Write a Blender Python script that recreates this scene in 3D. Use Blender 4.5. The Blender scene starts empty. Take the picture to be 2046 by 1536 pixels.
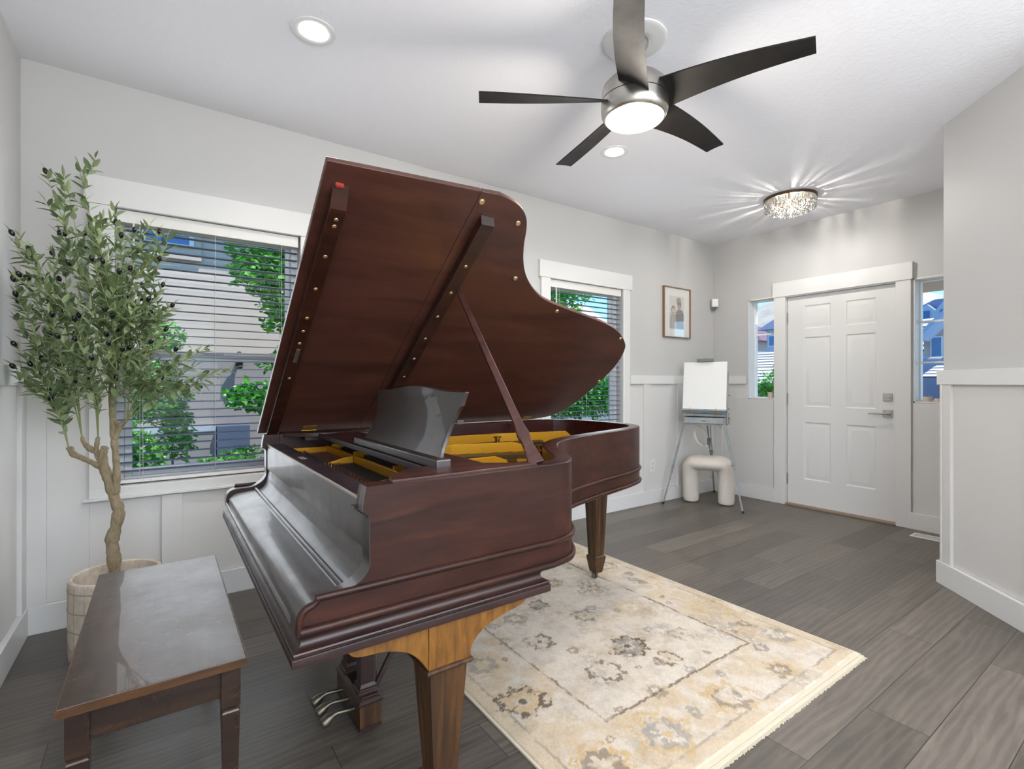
import bpy, math, random
from mathutils import Vector, Matrix

# ------------------------------------------------------------------ camera, world, sun, exposure
scene = bpy.context.scene
COL = scene.collection
YAW = math.radians(54.9)
cam_data = bpy.data.cameras.new('camera'); cam = bpy.data.objects.new('camera', cam_data); COL.objects.link(cam)
cam.location = (0, 0, 1.2)
cam.rotation_euler = (math.radians(90), 0, YAW - math.radians(90))
cam_data.sensor_width = 36; cam_data.lens = 36 * 995 / 2046
cam_data.shift_y = -3.0 / 2046
cam_data.clip_start = 0.02; cam_data.clip_end = 400
scene.camera = cam
scene.view_settings.view_transform = 'Standard'
scene.view_settings.look = 'None'
scene.view_settings.gamma = 1.0
scene.view_settings.use_curve_mapping = False
scene.view_settings.exposure = 0.45
try:
    scene.cycles.use_denoising = True
    scene.cycles.max_bounces = 8
    scene.cycles.diffuse_bounces = 5
    scene.cycles.glossy_bounces = 4
    scene.cycles.transmission_bounces = 8
    scene.cycles.transparent_max_bounces = 16
    scene.cycles.sample_clamp_indirect = 6
except Exception:
    pass

world = bpy.data.worlds.new('world'); scene.world = world; world.use_nodes = True
wn = world.node_tree; wn.nodes.clear()
sky = wn.nodes.new('ShaderNodeTexSky'); sky.sky_type = 'NISHITA'; sky.sun_disc = False
sky.sun_elevation = math.radians(58); sky.sun_rotation = math.radians(165); sky.air_density = 1.0; sky.dust_density = 0.3
bg = wn.nodes.new('ShaderNodeBackground'); bg.inputs['Strength'].default_value = 0.26
wo = wn.nodes.new('ShaderNodeOutputWorld')
tint = wn.nodes.new('ShaderNodeMix'); tint.data_type = 'RGBA'; tint.blend_type = 'MULTIPLY'; tint.inputs[0].default_value = 1.0
tint.inputs[7].default_value = (0.50, 0.78, 1.0, 1)
wn.links.new(sky.outputs[0], tint.inputs[6]); wn.links.new(tint.outputs[2], bg.inputs[0]); wn.links.new(bg.outputs[0], wo.inputs[0])

def light(name, kind, loc, energy, color=(1, 1, 1), rot=(0, 0, 0), **kw):
    d = bpy.data.lights.new(name, kind); d.energy = energy; d.color = color
    for k, v in kw.items(): setattr(d, k, v)
    o = bpy.data.objects.new(name, d); COL.objects.link(o); o.location = loc; o.rotation_euler = rot
    return o
sun_dir = Vector((-0.30, 0.42, -1.0))
sun = light('sun', 'SUN', (0, -5, 8), 4.6, (1.0, 0.95, 0.87), angle=math.radians(0.6))
sun.rotation_euler = sun_dir.to_track_quat('-Z', 'Y').to_euler()
# added fill lamps behind the camera, evening out the room light
light('back_fill', 'AREA', (1.15, -3.85, 1.35), 45, (0.93, 0.97, 1.0), (math.radians(105), 0, 0), shape='RECTANGLE', size=3.2, size_y=2.2)
light('ceiling_fill', 'AREA', (1.1, -2.3, 1.7), 265, (0.93, 0.965, 1.0), (math.radians(180), 0, 0), shape='RECTANGLE', size=2.6, size_y=2.0)  # added, faces up to brighten the ceiling; no fixture stands there
light('side_fill', 'AREA', (-0.53, -2.1, 1.4), 50, (0.93, 0.97, 1.0), (math.radians(90), 0, math.radians(-90)), shape='RECTANGLE', size=1.7, size_y=1.7)

light('window_fill', 'AREA', (0.25, 3.268, 1.385), 6.5, (0.90, 0.95, 1.0), (math.radians(-90), 0, 0), shape='RECTANGLE', size=0.88, size_y=1.38)  # added fill lamps inside both windows, in front of the blinds
light('window_fill', 'AREA', (3.14, 3.268, 1.385), 5.5, (0.90, 0.95, 1.0), (math.radians(-90), 0, 0), shape='RECTANGLE', size=0.88, size_y=1.38)

# ------------------------------------------------------------------ helpers
R = math.radians
def srgb(h):
    h = h.lstrip('#'); c = [int(h[i:i + 2], 16) / 255 for i in (0, 2, 4)]
    return tuple((x / 12.92 if x <= 0.04045 else ((x + 0.055) / 1.055) ** 2.4) for x in c) + (1,)

class MB:
    def __init__(s): s.v = []; s.f = []
    def add(s, vs, fs):
        n = len(s.v); s.v += [tuple(p) for p in vs]; s.f += [tuple(i + n for i in f) for f in fs]; return s
    def box(s, x0, x1, y0, y1, z0, z1):
        vs = [(x, y, z) for z in (z0, z1) for y in (y0, y1) for x in (x0, x1)]
        return s.add(vs, [(0, 2, 3, 1), (4, 5, 7, 6), (0, 1, 5, 4), (2, 6, 7, 3), (0, 4, 6, 2), (1, 3, 7, 5)])
    def obox(s, c, ax, ay, az, hx, hy, hz):
        c = Vector(c); ax = Vector(ax).normalized(); ay = Vector(ay).normalized(); az = Vector(az).normalized()
        vs = [c + ax * hx * i + ay * hy * j + az * hz * k for k in (-1, 1) for j in (-1, 1) for i in (-1, 1)]
        return s.add(vs, [(0, 2, 3, 1), (4, 5, 7, 6), (0, 1, 5, 4), (2, 6, 7, 3), (0, 4, 6, 2), (1, 3, 7, 5)])
    def loft(s, secs, cap=True, closed=True):
        n = len(secs[0]); vs = [p for q in secs for p in q]; fs = []
        for i in range(len(secs) - 1):
            for j in range(n if closed else n - 1):
                k = (j + 1) % n; fs.append((i * n + j, i * n + k, (i + 1) * n + k, (i + 1) * n + j))
        if cap: fs.append(tuple(range(n))[::-1]); fs.append(tuple((len(secs) - 1) * n + j for j in range(n)))
        return s.add(vs, fs)
    def prism(s, poly, fn0, fn1): return s.loft([[fn0(*p) for p in poly], [fn1(*p) for p in poly]])
    def pz(s, poly, z0, z1): return s.prism(poly, lambda a, b: (a, b, z0), lambda a, b: (a, b, z1))
    def py(s, poly, y0, y1): return s.prism(poly, lambda a, b: (a, y0, b), lambda a, b: (a, y1, b))
    def px(s, poly, x0, x1): return s.prism(poly, lambda a, b: (x0, a, b), lambda a, b: (x1, a, b))
    def tube(s, pts, r, n=8, cap=True, closed=False):
        P = [Vector(p) for p in pts]; m = len(P); rr = r if isinstance(r, (list, tuple)) else [r] * m
        secs = []; u = None
        for i in range(m):
            if closed: t = (P[(i + 1) % m] - P[i - 1])
            else: t = P[min(i + 1, m - 1)] - P[max(i - 1, 0)]
            t = t.normalized() if t.length > 1e-9 else Vector((0, 0, 1))
            if u is None: u = t.orthogonal().normalized()
            else:
                u = u - t * u.dot(t); u = u.normalized() if u.length > 1e-6 else t.orthogonal().normalized()
            w = t.cross(u)
            secs.append([P[i] + (u * math.cos(2 * math.pi * k / n) + w * math.sin(2 * math.pi * k / n)) * rr[i] for k in range(n)])
        if closed: secs.append(secs[0]); cap = False
        return s.loft(secs, cap)
    def lathe(s, prof, c=(0, 0, 0), n=32, cap=True, rot=None):
        c = Vector(c); secs = []
        for r, z in prof:
            sec = []
            for k in range(n):
                a = 2 * math.pi * k / n; p = Vector((r * math.cos(a), r * math.sin(a), z))
                if rot: p = rot @ p
                sec.append(c + p)
            secs.append(sec)
        return s.loft(secs, cap)
    def ball(s, c, rx, ry=None, rz=None, n=12, m=8, rot=None):
        ry = ry or rx; rz = rz or rx; c = Vector(c); secs = []
        for i in range(m + 1):
            t = math.pi * i / m; t = min(max(t, 0.05), math.pi - 0.05); sec = []
            for k in range(n):
                a = 2 * math.pi * k / n
                p = Vector((rx * math.sin(t) * math.cos(a), ry * math.sin(t) * math.sin(a), -rz * math.cos(t)))
                if rot: p = rot @ p
                sec.append(c + p)
            secs.append(sec)
        return s.loft(secs)
    def build(s, name, mat, parent=None, smooth=None, bevel=0, seg=2):
        me = bpy.data.meshes.new(name)
        off = parent_world(parent) if parent else Vector((0, 0, 0))
        me.from_pydata([tuple(Vector(p) - off) for p in s.v], [], s.f); me.update()
        import bmesh
        bm = bmesh.new(); bm.from_mesh(me); bmesh.ops.recalc_face_normals(bm, faces=bm.faces); bm.to_mesh(me); bm.free()
        me.materials.append(mat)
        if smooth is not None:
            for p in me.polygons: p.use_smooth = True
            me.set_sharp_from_angle(angle=R(smooth))
        o = bpy.data.objects.new(name, me); COL.objects.link(o)
        if parent: o.parent = parent
        if bevel:
            b = o.modifiers.new('bevel', 'BEVEL'); b.width = bevel; b.segments = seg; b.limit_method = 'ANGLE'; b.angle_limit = R(40)
        return o

ORG = {}
def parent_world(o):
    p = Vector((0, 0, 0))
    while o: p += o.location; o = o.parent
    return p
def tag(o, label, cat, group=None, kind=None):
    o['label'] = label; o['category'] = cat
    if group: o['group'] = group
    if kind: o['kind'] = kind
    return o
def thing(name, label, cat, loc, group=None):
    o = bpy.data.objects.new(name, None); COL.objects.link(o); o.location = loc; o.empty_display_size = 0.1
    return tag(o, label, cat, group)
def struct(o, label=None):
    o['kind'] = 'structure'
    if label: o['label'] = label
    return o
def copy_child(src, parent, loc=None, rot=None):
    c = src.copy(); COL.objects.link(c); c.parent = parent
    if loc is not None: c.location = loc
    if rot is not None: c.rotation_euler = rot
    return c
def smooth_curve(pts, sub=6, closed=False):
    P = [Vector(p).to_3d() if len(p) == 2 else Vector(p) for p in pts]; out = []; n = len(P); two = len(pts[0]) == 2
    for i in range(n if closed else n - 1):
        p0 = P[(i - 1) % n] if (closed or i > 0) else P[0]; p1 = P[i]; p2 = P[(i + 1) % n]
        p3 = P[(i + 2) % n] if (closed or i + 2 < n) else P[-1]
        for k in range(sub):
            t = k / sub
            out.append(0.5 * ((2 * p1) + (p2 - p0) * t + (2 * p0 - 5 * p1 + 4 * p2 - p3) * t * t + (3 * p1 - p0 - 3 * p2 + p3) * t ** 3))
    if not closed: out.append(P[-1])
    return [(q.x, q.y) for q in out] if two else out
def rect(cx, cy, hx, hy, z): return [(cx - hx, cy - hy, z), (cx + hx, cy - hy, z), (cx + hx, cy + hy, z), (cx - hx, cy + hy, z)]

# ------------------------------------------------------------------ materials
def mat(name, col, rough=0.5, metal=0.0, spec=0.5, coat=0.0, **kw):
    m = bpy.data.materials.new(name); m.use_nodes = True; b = m.node_tree.nodes['Principled BSDF']
    b.inputs['Base Color'].default_value = srgb(col) if isinstance(col, str) else tuple(col)
    b.inputs['Roughness'].default_value = rough; b.inputs['Metallic'].default_value = metal
    b.inputs['Specular IOR Level'].default_value = spec; b.inputs['Coat Weight'].default_value = coat
    for k, v in kw.items(): b.inputs[k].default_value = v
    return m
def nodes(m): return m.node_tree.nodes, m.node_tree.links, m.node_tree.nodes['Principled BSDF']
def coords(N, L, scale, kind='Object'):
    tc = N.new('ShaderNodeTexCoord'); mp = N.new('ShaderNodeMapping'); mp.inputs['Scale'].default_value = scale
    L.new(tc.outputs[kind], mp.inputs[0]); return mp.outputs[0]
def noise(N, L, vec, scale, detail=4, rough=0.55, dist=0.0):
    n = N.new('ShaderNodeTexNoise'); n.inputs['Scale'].default_value = scale; n.inputs['Detail'].default_value = detail
    n.inputs['Roughness'].default_value = rough; n.inputs['Distortion'].default_value = dist
    L.new(vec, n.inputs['Vector']); return n.outputs['Fac']
def ramp(N, L, fac, stops):
    r = N.new('ShaderNodeValToRGB'); e = r.color_ramp.elements
    while len(e) < len(stops): e.new(0.5)
    for i, (p, c) in enumerate(stops): e[i].position = p; e[i].color = srgb(c) if isinstance(c, str) else (c, c, c, 1)
    L.new(fac, r.inputs[0]); return r.outputs[0]
def mix(N, L, fac, a, b, mode='MIX'):
    x = N.new('ShaderNodeMix'); x.data_type = 'RGBA'; x.blend_type = mode
    if isinstance(fac, (int, float)): x.inputs[0].default_value = fac
    else: L.new(fac, x.inputs[0])
    for i, c in ((6, a), (7, b)):
        if isinstance(c, str): x.inputs[i].default_value = srgb(c)
        else: L.new(c, x.inputs[i])
    return x.outputs[2]
def bump(N, L, h, b, strength=0.2, dist=0.01):
    k = N.new('ShaderNodeBump'); k.inputs['Strength'].default_value = strength; k.inputs['Distance'].default_value = dist
    L.new(h, k.inputs['Height']); L.new(k.outputs[0], b.inputs['Normal'])
def wood(name, dark, mid, light_, rough=(0.25, 0.45), scale=(2, 14, 14), worn=None, coat=0.0, spec=0.5, fine=0.05):
    m = mat(name, mid, 0.35, coat=coat, spec=spec); N, L, b = nodes(m)
    v = coords(N, L, scale); f1 = noise(N, L, v, 1.6, 6, 0.6, 0.6)
    c = ramp(N, L, f1, [(0.3, dark), (0.5, mid), (0.72, light_)])
    v2 = coords(N, L, tuple(k * 6 for k in scale)); f2 = noise(N, L, v2, 3.0, 3, 0.6)
    c = mix(N, L, ramp(N, L, f2, [(0.45, 0.0), (0.75, 0.35)]), c, dark)
    if worn:
        v3 = coords(N, L, (5, 5, 5)); f3 = noise(N, L, v3, 2.5, 8, 0.7)
        c = mix(N, L, ramp(N, L, f3, [(0.6, 0.0), (0.75, 0.55)]), c, worn)
    L.new(c, b.inputs['Base Color'])
    v4 = coords(N, L, (3, 3, 3)); L.new(ramp(N, L, noise(N, L, v4, 2.2, 6, 0.7), [(0.3, rough[0]), (0.7, rough[1])]), b.inputs['Roughness'])
    bump(N, L, f2, b, fine, 0.002)
    return m
M = {}
M['mahogany'] = wood('mahogany', '#26140f', '#351c15', '#452519', (0.30, 0.42), spec=0.28)
M['mahogany_dark'] = wood('dark_mahogany', '#1f1210', '#301c18', '#40261e', (0.3, 0.45))
M['mahogany_inner'] = wood('inner_mahogany', '#1e0806', '#330f0b', '#451910', (0.25, 0.4))
M['mahogany_top'] = wood('top_mahogany', '#2b1613', '#3f201b', '#4f2c22', (0.3, 0.5), worn='#6d4c3b')
M['plum'] = wood('plum_stained_wood', '#20161a', '#30232a', '#3a2f33', (0.35, 0.5), (14, 2, 14))
M['aged'] = wood('crazed_varnish_wood', '#221a19', '#2e2422', '#382d2a', (0.30, 0.44), (14, 3, 14), worn='#4a403b', coat=0.2, spec=0.6, fine=0.10)
M['aged'].node_tree.nodes['Principled BSDF'].inputs['IOR'].default_value = 1.7
M['lid'] = wood('lid_underside_wood', '#3a211b', '#4c2c24', '#5a362b', (0.28, 0.42), (1.2, 6, 6), worn='#4d2c1e')
M['oak_gold'] = wood('golden_mahogany', '#52330c', '#774c17', '#8b5e22', (0.35, 0.5), (30, 30, 5))
M['leg'] = wood('stained_leg_wood', '#25160b', '#432a12', '#5f3e1b', (0.32, 0.5), (26, 26, 1.6))
M['bench'] = wood('bench_wood', '#1e110a', '#2c1a0e', '#3e2612', (0.22, 0.36), (3, 24, 24))
def bench_top():
    m = wood('bench_top_wood', '#26170f', '#352217', '#422c1e', (0.34, 0.48), (12, 2, 12), coat=0.25, spec=0.7); N, L, b = nodes(m)
    base = b.inputs['Base Color'].links[0].from_socket
    v = coords(N, L, (9, 22, 4)); n1 = N.new('ShaderNodeTexVoronoi'); n1.feature = 'DISTANCE_TO_EDGE'; n1.inputs['Scale'].default_value = 1.1
    d = N.new('ShaderNodeTexNoise'); d.inputs['Scale'].default_value = 1.5
    L.new(v, d.inputs['Vector']); mx = N.new('ShaderNodeVectorMath'); mx.operation = 'ADD'; L.new(v, mx.inputs[0]); L.new(d.outputs['Color'], mx.inputs[1]); L.new(mx.outputs[0], n1.inputs['Vector'])
    line = ramp(N, L, n1.outputs['Distance'], [(0.0, 1.0), (0.022, 0.0)])
    v5 = coords(N, L, (4, 4, 4)); gate = ramp(N, L, noise(N, L, v5, 3.5, 4, 0.6), [(0.52, 0.0), (0.60, 0.45)])
    mu = N.new('ShaderNodeMath'); mu.operation = 'MULTIPLY'; L.new(line, mu.inputs[0]); L.new(gate, mu.inputs[1])
    L.new(mix(N, L, mu.outputs[0], base, '#94694a'), b.inputs['Base Color']); b.inputs['IOR'].default_value = 1.5
    return m
M['bench_top'] = bench_top()
M['bench_edge'] = wood('worn_bench_edge', '#3a220e', '#54330f', '#6d431b', (0.3, 0.5), (4, 24, 24), worn='#86592c')
def painted(name, col, b_scale=90, b_str=0.04, rough=0.55):
    m = mat(name, col, rough); N, L, b = nodes(m); v = coords(N, L, (1, 1, 1)); bump(N, L, noise(N, L, v, b_scale, 3), b, b_str, 0.002); return m
M['wall'] = painted('wall_paint', '#bebdbb')
M['trim'] = painted('trim_paint', '#d6d5d3', 40, 0.02, 0.4)
M['panel'] = painted('wainscot_paint', '#cfcdca', 60, 0.03, 0.42)
def ceiling_mat():
    m = mat('ceiling_texture', '#ececf0', 0.85); N, L, b = nodes(m); v = coords(N, L, (1, 1, 1))
    f = noise(N, L, v, 22, 6, 0.65, 1.2); bump(N, L, ramp(N, L, f, [(0.45, 0.0), (0.6, 1.0)]), b, 0.22, 0.004); return m
M['ceiling'] = ceiling_mat()
def floor_mat():
    m = mat('plank_floor', '#6a635c', 0.4, spec=0.5); N, L, b = nodes(m)
    tc = N.new('ShaderNodeTexCoord'); mp = N.new('ShaderNodeMapping'); L.new(tc.outputs['Object'], mp.inputs[0]); mp.inputs['Location'].default_value = (0.31, -0.005, 0)
    br = N.new('ShaderNodeTexBrick'); br.offset = 0.37; br.offset_frequency = 2; br.squash = 1.0
    br.inputs['Brick Width'].default_value = 1.22; br.inputs['Row Height'].default_value = 0.187; br.inputs['Mortar Size'].default_value = 0.0016
    br.inputs['Mortar Smooth'].default_value = 0.2; br.inputs['Scale'].default_value = 1; br.inputs['Bias'].default_value = 0
    br.inputs['Color1'].default_value = (0, 0, 0, 1); br.inputs['Color2'].default_value = (1, 1, 1, 1); br.inputs['Mortar'].default_value = (.5, .5, .5, 1)
    L.new(mp.outputs[0], br.inputs['Vector'])
    sh = N.new('ShaderNodeVectorMath'); sh.operation = 'MULTIPLY_ADD'; L.new(br.outputs['Color'], sh.inputs[0]); sh.inputs[1].default_value = (7.3, 3.1, 0)
    L.new(tc.outputs['Object'], sh.inputs[2]); mg = N.new('ShaderNodeMapping'); mg.inputs['Scale'].default_value = (1.3, 9, 1); L.new(sh.outputs[0], mg.inputs[0])
    g1 = noise(N, L, mg.outputs[0], 2.0, 8, 0.62, 1.4)
    wv = N.new('ShaderNodeTexWave'); wv.wave_type = 'RINGS'; wv.inputs['Scale'].default_value = 1.1; wv.inputs['Distortion'].default_value = 9; wv.inputs['Detail'].default_value = 4; wv.inputs['Detail Scale'].default_value = 1.2
    L.new(mg.outputs[0], wv.inputs['Vector'])
    c = ramp(N, L, g1, [(0.25, '#47413a'), (0.5, '#59524a'), (0.75, '#6c6459')])
    c = mix(N, L, ramp(N, L, wv.outputs['Fac'], [(0.35, 0.0), (0.85, 0.22)]), c, '#7b7269')
    tone = ramp(N, L, br.outputs['Color'], [(0.0, 0.36), (1.0, 0.62)])
    c = mix(N, L, 1.0, c, tone, 'OVERLAY')
    c = mix(N, L, br.outputs['Fac'], c, '#2b2826')
    L.new(c, b.inputs['Base Color'])
    L.new(ramp(N, L, g1, [(0.3, 0.34), (0.8, 0.5)]), b.inputs['Roughness'])
    bump(N, L, g1, b, 0.12, 0.003)
    return m
M['floor'] = floor_mat()
M['white_plastic'] = mat('white_plastic', '#dedddb', 0.35)
M['vinyl'] = mat('window_vinyl', '#e6e6e6', 0.35)
M['slat'] = mat('shade_tinted_slat', '#50607a', 0.5)  # white slats darkened: their backlit shade is put into the colour
M['headrail'] = mat('blind_valance', '#dcdad6', 0.4)
M['cord'] = mat('blind_cord', '#c9c9c9', 0.6)
M['nickel'] = mat('brushed_nickel', '#b9b5ae', 0.28, 1.0)
M['hinge'] = mat('satin_hinge', '#a3a19d', 0.4, 0.9)
M['brass'] = mat('brass', '#b28a45', 0.3, 1.0)
M['pale_brass'] = mat('pale_brass_screw', '#cdb184', 0.35, 0.8)
M['old_brass'] = mat('tarnished_brass', '#7d7566', 0.42, 0.9)
M['gold'] = mat('gilded_iron', '#cc921a', 0.34, 0.5, spec=0.6)
M['iron'] = mat('dark_iron', '#3a3531', 0.45, 0.7)
M['red_felt'] = mat('red_felt', '#a5382a', 0.9)
M['black_felt'] = mat('dark_felt', '#2b2522', 0.9)
M['soundboard'] = wood('soundboard_spruce', '#5a4630', '#6e5638', '#7d6544', (0.4, 0.6), (2, 20, 20))
M['blade'] = wood('espresso_blade', '#110f0e', '#181513', '#201c19', (0.55, 0.7), (10, 10, 10), fine=0.15, spec=0.3)
M['boucle'] = mat('boucle', '#cfc7bd', 0.95)
N, L, b = nodes(M['boucle']); v = coords(N, L, (1, 1, 1)); bump(N, L, noise(N, L, v, 160, 3), b, 0.6, 0.006)
M['easel'] = wood('blue_grey_painted_wood', '#85898a', '#93999a', '#a0a4a4', (0.45, 0.6), (10, 10, 2))
M['easel_dark'] = mat('slate_painted_wood', '#5f6c70', 0.5)
M['easel_metal'] = mat('grey_easel_metal', '#808683', 0.35, 0.8)
M['canvas'] = painted('primed_canvas', '#e3e2df', 300, 0.05, 0.7)
M['strap'] = mat('cotton_strap', '#cfcac0', 0.85)
M['rubber'] = mat('black_rubber', '#1b1b1b', 0.6)
M['dark'] = mat('black_gap', '#141210', 0.7)
def pot_mat():
    m = mat('glazed_clay', '#c9bdad', 0.6); N, L, b = nodes(m); v = coords(N, L, (1, 1, 1))
    f = noise(N, L, v, 28, 6, 0.7); L.new(ramp(N, L, f, [(0.3, '#b0a292'), (0.55, '#c6baaa'), (0.75, '#d8cfc2')]), b.inputs['Base Color']); bump(N, L, f, b, 0.25, 0.003); return m
M['pot'] = pot_mat()
def bark_mat():
    m = mat('olive_bark', '#8d7d62', 0.85); N, L, b = nodes(m); v = coords(N, L, (1, 1, 0.5))
    f = noise(N, L, v, 45, 6, 0.7, 0.5); L.new(ramp(N, L, f, [(0.3, '#6e6048'), (0.55, '#8f8065'), (0.75, '#a89a80')]), b.inputs['Base Color']); bump(N, L, f, b, 0.6, 0.006); return m
M['bark'] = bark_mat()
def leaf_mat(name, cols, rough=0.5, trans=0.3, sc=6):
    m = mat(name, cols[1], rough); N, L, b = nodes(m); g = N.new('ShaderNodeNewGeometry')
    c = ramp(N, L, g.outputs['Random Per Island'], [(0.0, cols[0]), (0.5, cols[1]), (1.0, cols[2])]); L.new(c, b.inputs['Base Color'])
    t = N.new('ShaderNodeBsdfTranslucent'); L.new(c, t.inputs[0]); ms = N.new('ShaderNodeMixShader'); ms.inputs[0].default_value = trans
    o = N['Material Output']; L.new(b.outputs[0], ms.inputs[1]); L.new(t.outputs[0], ms.inputs[2]); L.new(ms.outputs[0], o.inputs[0]); return m
M['olive_leaf'] = leaf_mat('olive_leaf', ['#566641', '#748759', '#a0ae84'], 0.5, 0.2)
M['olive_stem'] = mat('green_stem', '#8b9260', 0.6)
M['olive_fruit'] = mat('black_olive', '#17141a', 0.18)
M['tree_leaf'] = leaf_mat('bright_tree_leaf', ['#2d7a1a', '#4fae2c', '#8ad24c'], 0.32, 0.4)
M['bush_leaf'] = leaf_mat('bush_leaf', ['#418228', '#6bb442', '#a5dc72'], 0.35, 0.35)
def glass_mat(name, tint=(1, 1, 1, 1), refl=0.06):
    m = bpy.data.materials.new(name); m.use_nodes = True; N = m.node_tree.nodes; L = m.node_tree.links; N.clear()
    t = N.new('ShaderNodeBsdfTransparent'); t.inputs[0].default_value = tint; g = N.new('ShaderNodeBsdfGlossy'); g.inputs['Roughness'].default_value = 0.02
    ms = N.new('ShaderNodeMixShader'); ms.inputs[0].default_value = refl; o = N.new('ShaderNodeOutputMaterial')
    L.new(t.outputs[0], ms.inputs[1]); L.new(g.outputs[0], ms.inputs[2]); L.new(ms.outputs[0], o.inputs[0]); return m
M['glass'] = glass_mat('window_glass', (0.97, 0.985, 1, 1), 0.008)
M['screen'] = glass_mat('insect_screen', (0.72, 0.76, 0.82, 1), 0.0)
def emis(name, col, s):
    m = mat(name, col, 0.4); b = m.node_tree.nodes['Principled BSDF']; b.inputs['Emission Color'].default_value = srgb(col); b.inputs['Emission Strength'].default_value = s; return m
M['lamp_warm'] = emis('warm_lamp_glass', '#ffeacb', 1.5)
M['lamp_white'] = emis('downlight_lens', '#fffdf8', 4.0)
M['bulb'] = emis('bulb_glow', '#fff0d8', 8.0)
M['crystal'] = mat('crystal', '#ffffff', 0.03, spec=0.8, **{'Transmission Weight': 1.0, 'IOR': 1.5})

# ------------------------------------------------------------------ room shell
XL, XR, YW, H = -0.55, 5.07, 3.28, 2.745
def wall_y(y0, y1, x0, x1, holes, z1=H):
    m = MB(); x = x0
    for xa, xb, za, zb in holes:
        m.box(x, xa, y0, y1, 0, z1)
        if za > 0: m.box(xa, xb, y0, y1, 0, za)
        m.box(xa, xb, y0, y1, zb, z1); x = xb
    return m.box(x, x1, y0, y1, 0, z1)
def wall_x(x0, x1, y0, y1, holes, z1=H):
    m = MB(); y = y0
    for ya, yb, za, zb in holes:
        m.box(x0, x1, y, ya, 0, z1)
        if za > 0: m.box(x0, x1, ya, yb, 0, za)
        m.box(x0, x1, ya, yb, zb, z1); y = yb
    return m.box(x0, x1, y, y1, 0, z1)
W1 = (-0.20, 0.70, 0.665, 2.105); W2 = (2.69, 3.59, 0.665, 2.09)
SL = (2.587, 2.871, 1.033, 2.074); SR = (1.170, 1.457, 1.036, 2.062); DR = (1.565, 2.492, 0, 2.056)
struct(MB().box(-0.70, 5.30, -4.15, 3.45, -0.12, 0).build('floor', M['floor']), 'grey brown oak look plank floor')
struct(MB().box(-0.70, 5.30, -4.15, 3.45, H, H + 0.25).build('ceiling', M['ceiling']), 'white lightly textured ceiling')
struct(wall_y(YW, 3.45, XL, XR, [W1, W2]).build('wall_back', M['wall']), 'pale grey wall with the two blinded windows')
struct(wall_x(XR, 5.24, 0.80, 3.45, [SR, DR, SL]).build('wall_front', M['wall']), 'pale grey wall around the front door')
struct(wall_x(-0.70, XL, -4.0, 3.45, [(-3.0, -1.2, 0.5, 2.3)]).build('wall_left', M['wall']), 'pale grey wall at the left edge')
struct(wall_y(-4.0, -3.88, XL, 3.0, [(-0.45, 2.75, 0.05, 2.45)]).build('wall_rear', M['wall']))
cor = (3.835, 0.955); en = (2.95, 0.07)
struct(MB().pz([cor, en, (2.95, -3.9), (3.12, -3.9), (3.12, 0.0), (3.95, 0.80), (5.07, 0.80), (5.07, 0.955)], 0, H).build('wall_right', M['wall']), 'pale grey angled wall at the right edge')

# wainscot sheets, battens, cap rail and baseboards (one run per wall)
ZP0, ZP1, ZC = 0.133, 1.19, 1.275
w = MB()
for xa, xb, zt in ((XL, -0.30, ZP1), (-0.30, 0.80, 0.60), (0.80, 2.60, ZP1), (2.60, 3.68, 0.60), (3.68, XR, ZP1)): w.box(xa, xb, YW - 0.006, YW + 0.001, ZP0, zt)
for x in (-0.002, 0.53, 1.06, 1.59, 2.12, 2.62, 3.35, 3.875, 4.405):
    zt = 0.60 if (-0.3 < x < 0.8 or 2.6 <= x < 3.68) else ZP1
    w.box(x, x + 0.093, YW - 0.024, YW - 0.005, ZP0, zt)
w.box(XL, -0.457, YW - 0.024, YW - 0.005, ZP0, ZP1); w.box(5.0, XR, YW - 0.024, YW - 0.005, ZP0, ZP1)
struct(w.build('trim_1', M['panel'], bevel=0.0015), 'board and batten wainscot under the windows')
w = MB()
for xa, xb in ((XL, -0.30), (0.79, 2.60), (3.68, XR)): w.box(xa, xb, YW - 0.028, YW - 0.005, ZP1, ZC)
struct(w.build('trim_2', M['trim'], bevel=0.002), 'white cap rail of the window wall wainscot')
struct(MB().box(XL, XR, YW - 0.030, YW - 0.005, 0, ZP0).build('baseboard_back', M['trim'], bevel=0.002))
w = MB()
w.box(XR - 0.006, XR + 0.001, 2.60, YW - 0.02, ZP0, 1.03); w.box(XR - 0.006, XR + 0.001, 2.872, YW - 0.02, 1.03, ZP1); w.box(XR - 0.006, XR + 0.001, 0.955, 1.46, ZP0, 1.033)
w.box(XR - 0.024, XR - 0.005, 3.16, YW - 0.02, ZP0, ZP1)
struct(w.build('trim_3', M['panel'], bevel=0.0015), 'smooth wainscot panels beside the front door')
struct(MB().box(XR - 0.028, XR - 0.005, 2.885, YW - 0.028, ZP1, ZC).build('trim_4', M['trim'], bevel=0.002), 'white cap rail beside the left sidelight')
w = MB(); w.box(XR - 0.030, XR - 0.005, 2.587, YW - 0.028, 0, ZP0); w.box(XR - 0.030, XR - 0.005, 0.955, 1.477, 0, ZP0)
struct(w.build('baseboard_front', M['trim'], bevel=0.002))
w = MB(); w.box(XL - 0.001, XL + 0.006, -1.0, YW - 0.02, ZP0, ZP1)
for y in (3.163, 2.62, 2.09, 1.56, 1.03, 0.5): w.box(XL + 0.005, XL + 0.024, y, y + 0.093, ZP0, ZP1)
struct(w.build('trim_5', M['panel'], bevel=0.0015), 'board and batten wainscot of the left wall')
struct(MB().box(XL + 0.005, XL + 0.028, -1.0, YW - 0.028, ZP1, ZC).build('trim_6', M['trim'], bevel=0.002), 'white cap rail of the left wall')
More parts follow.
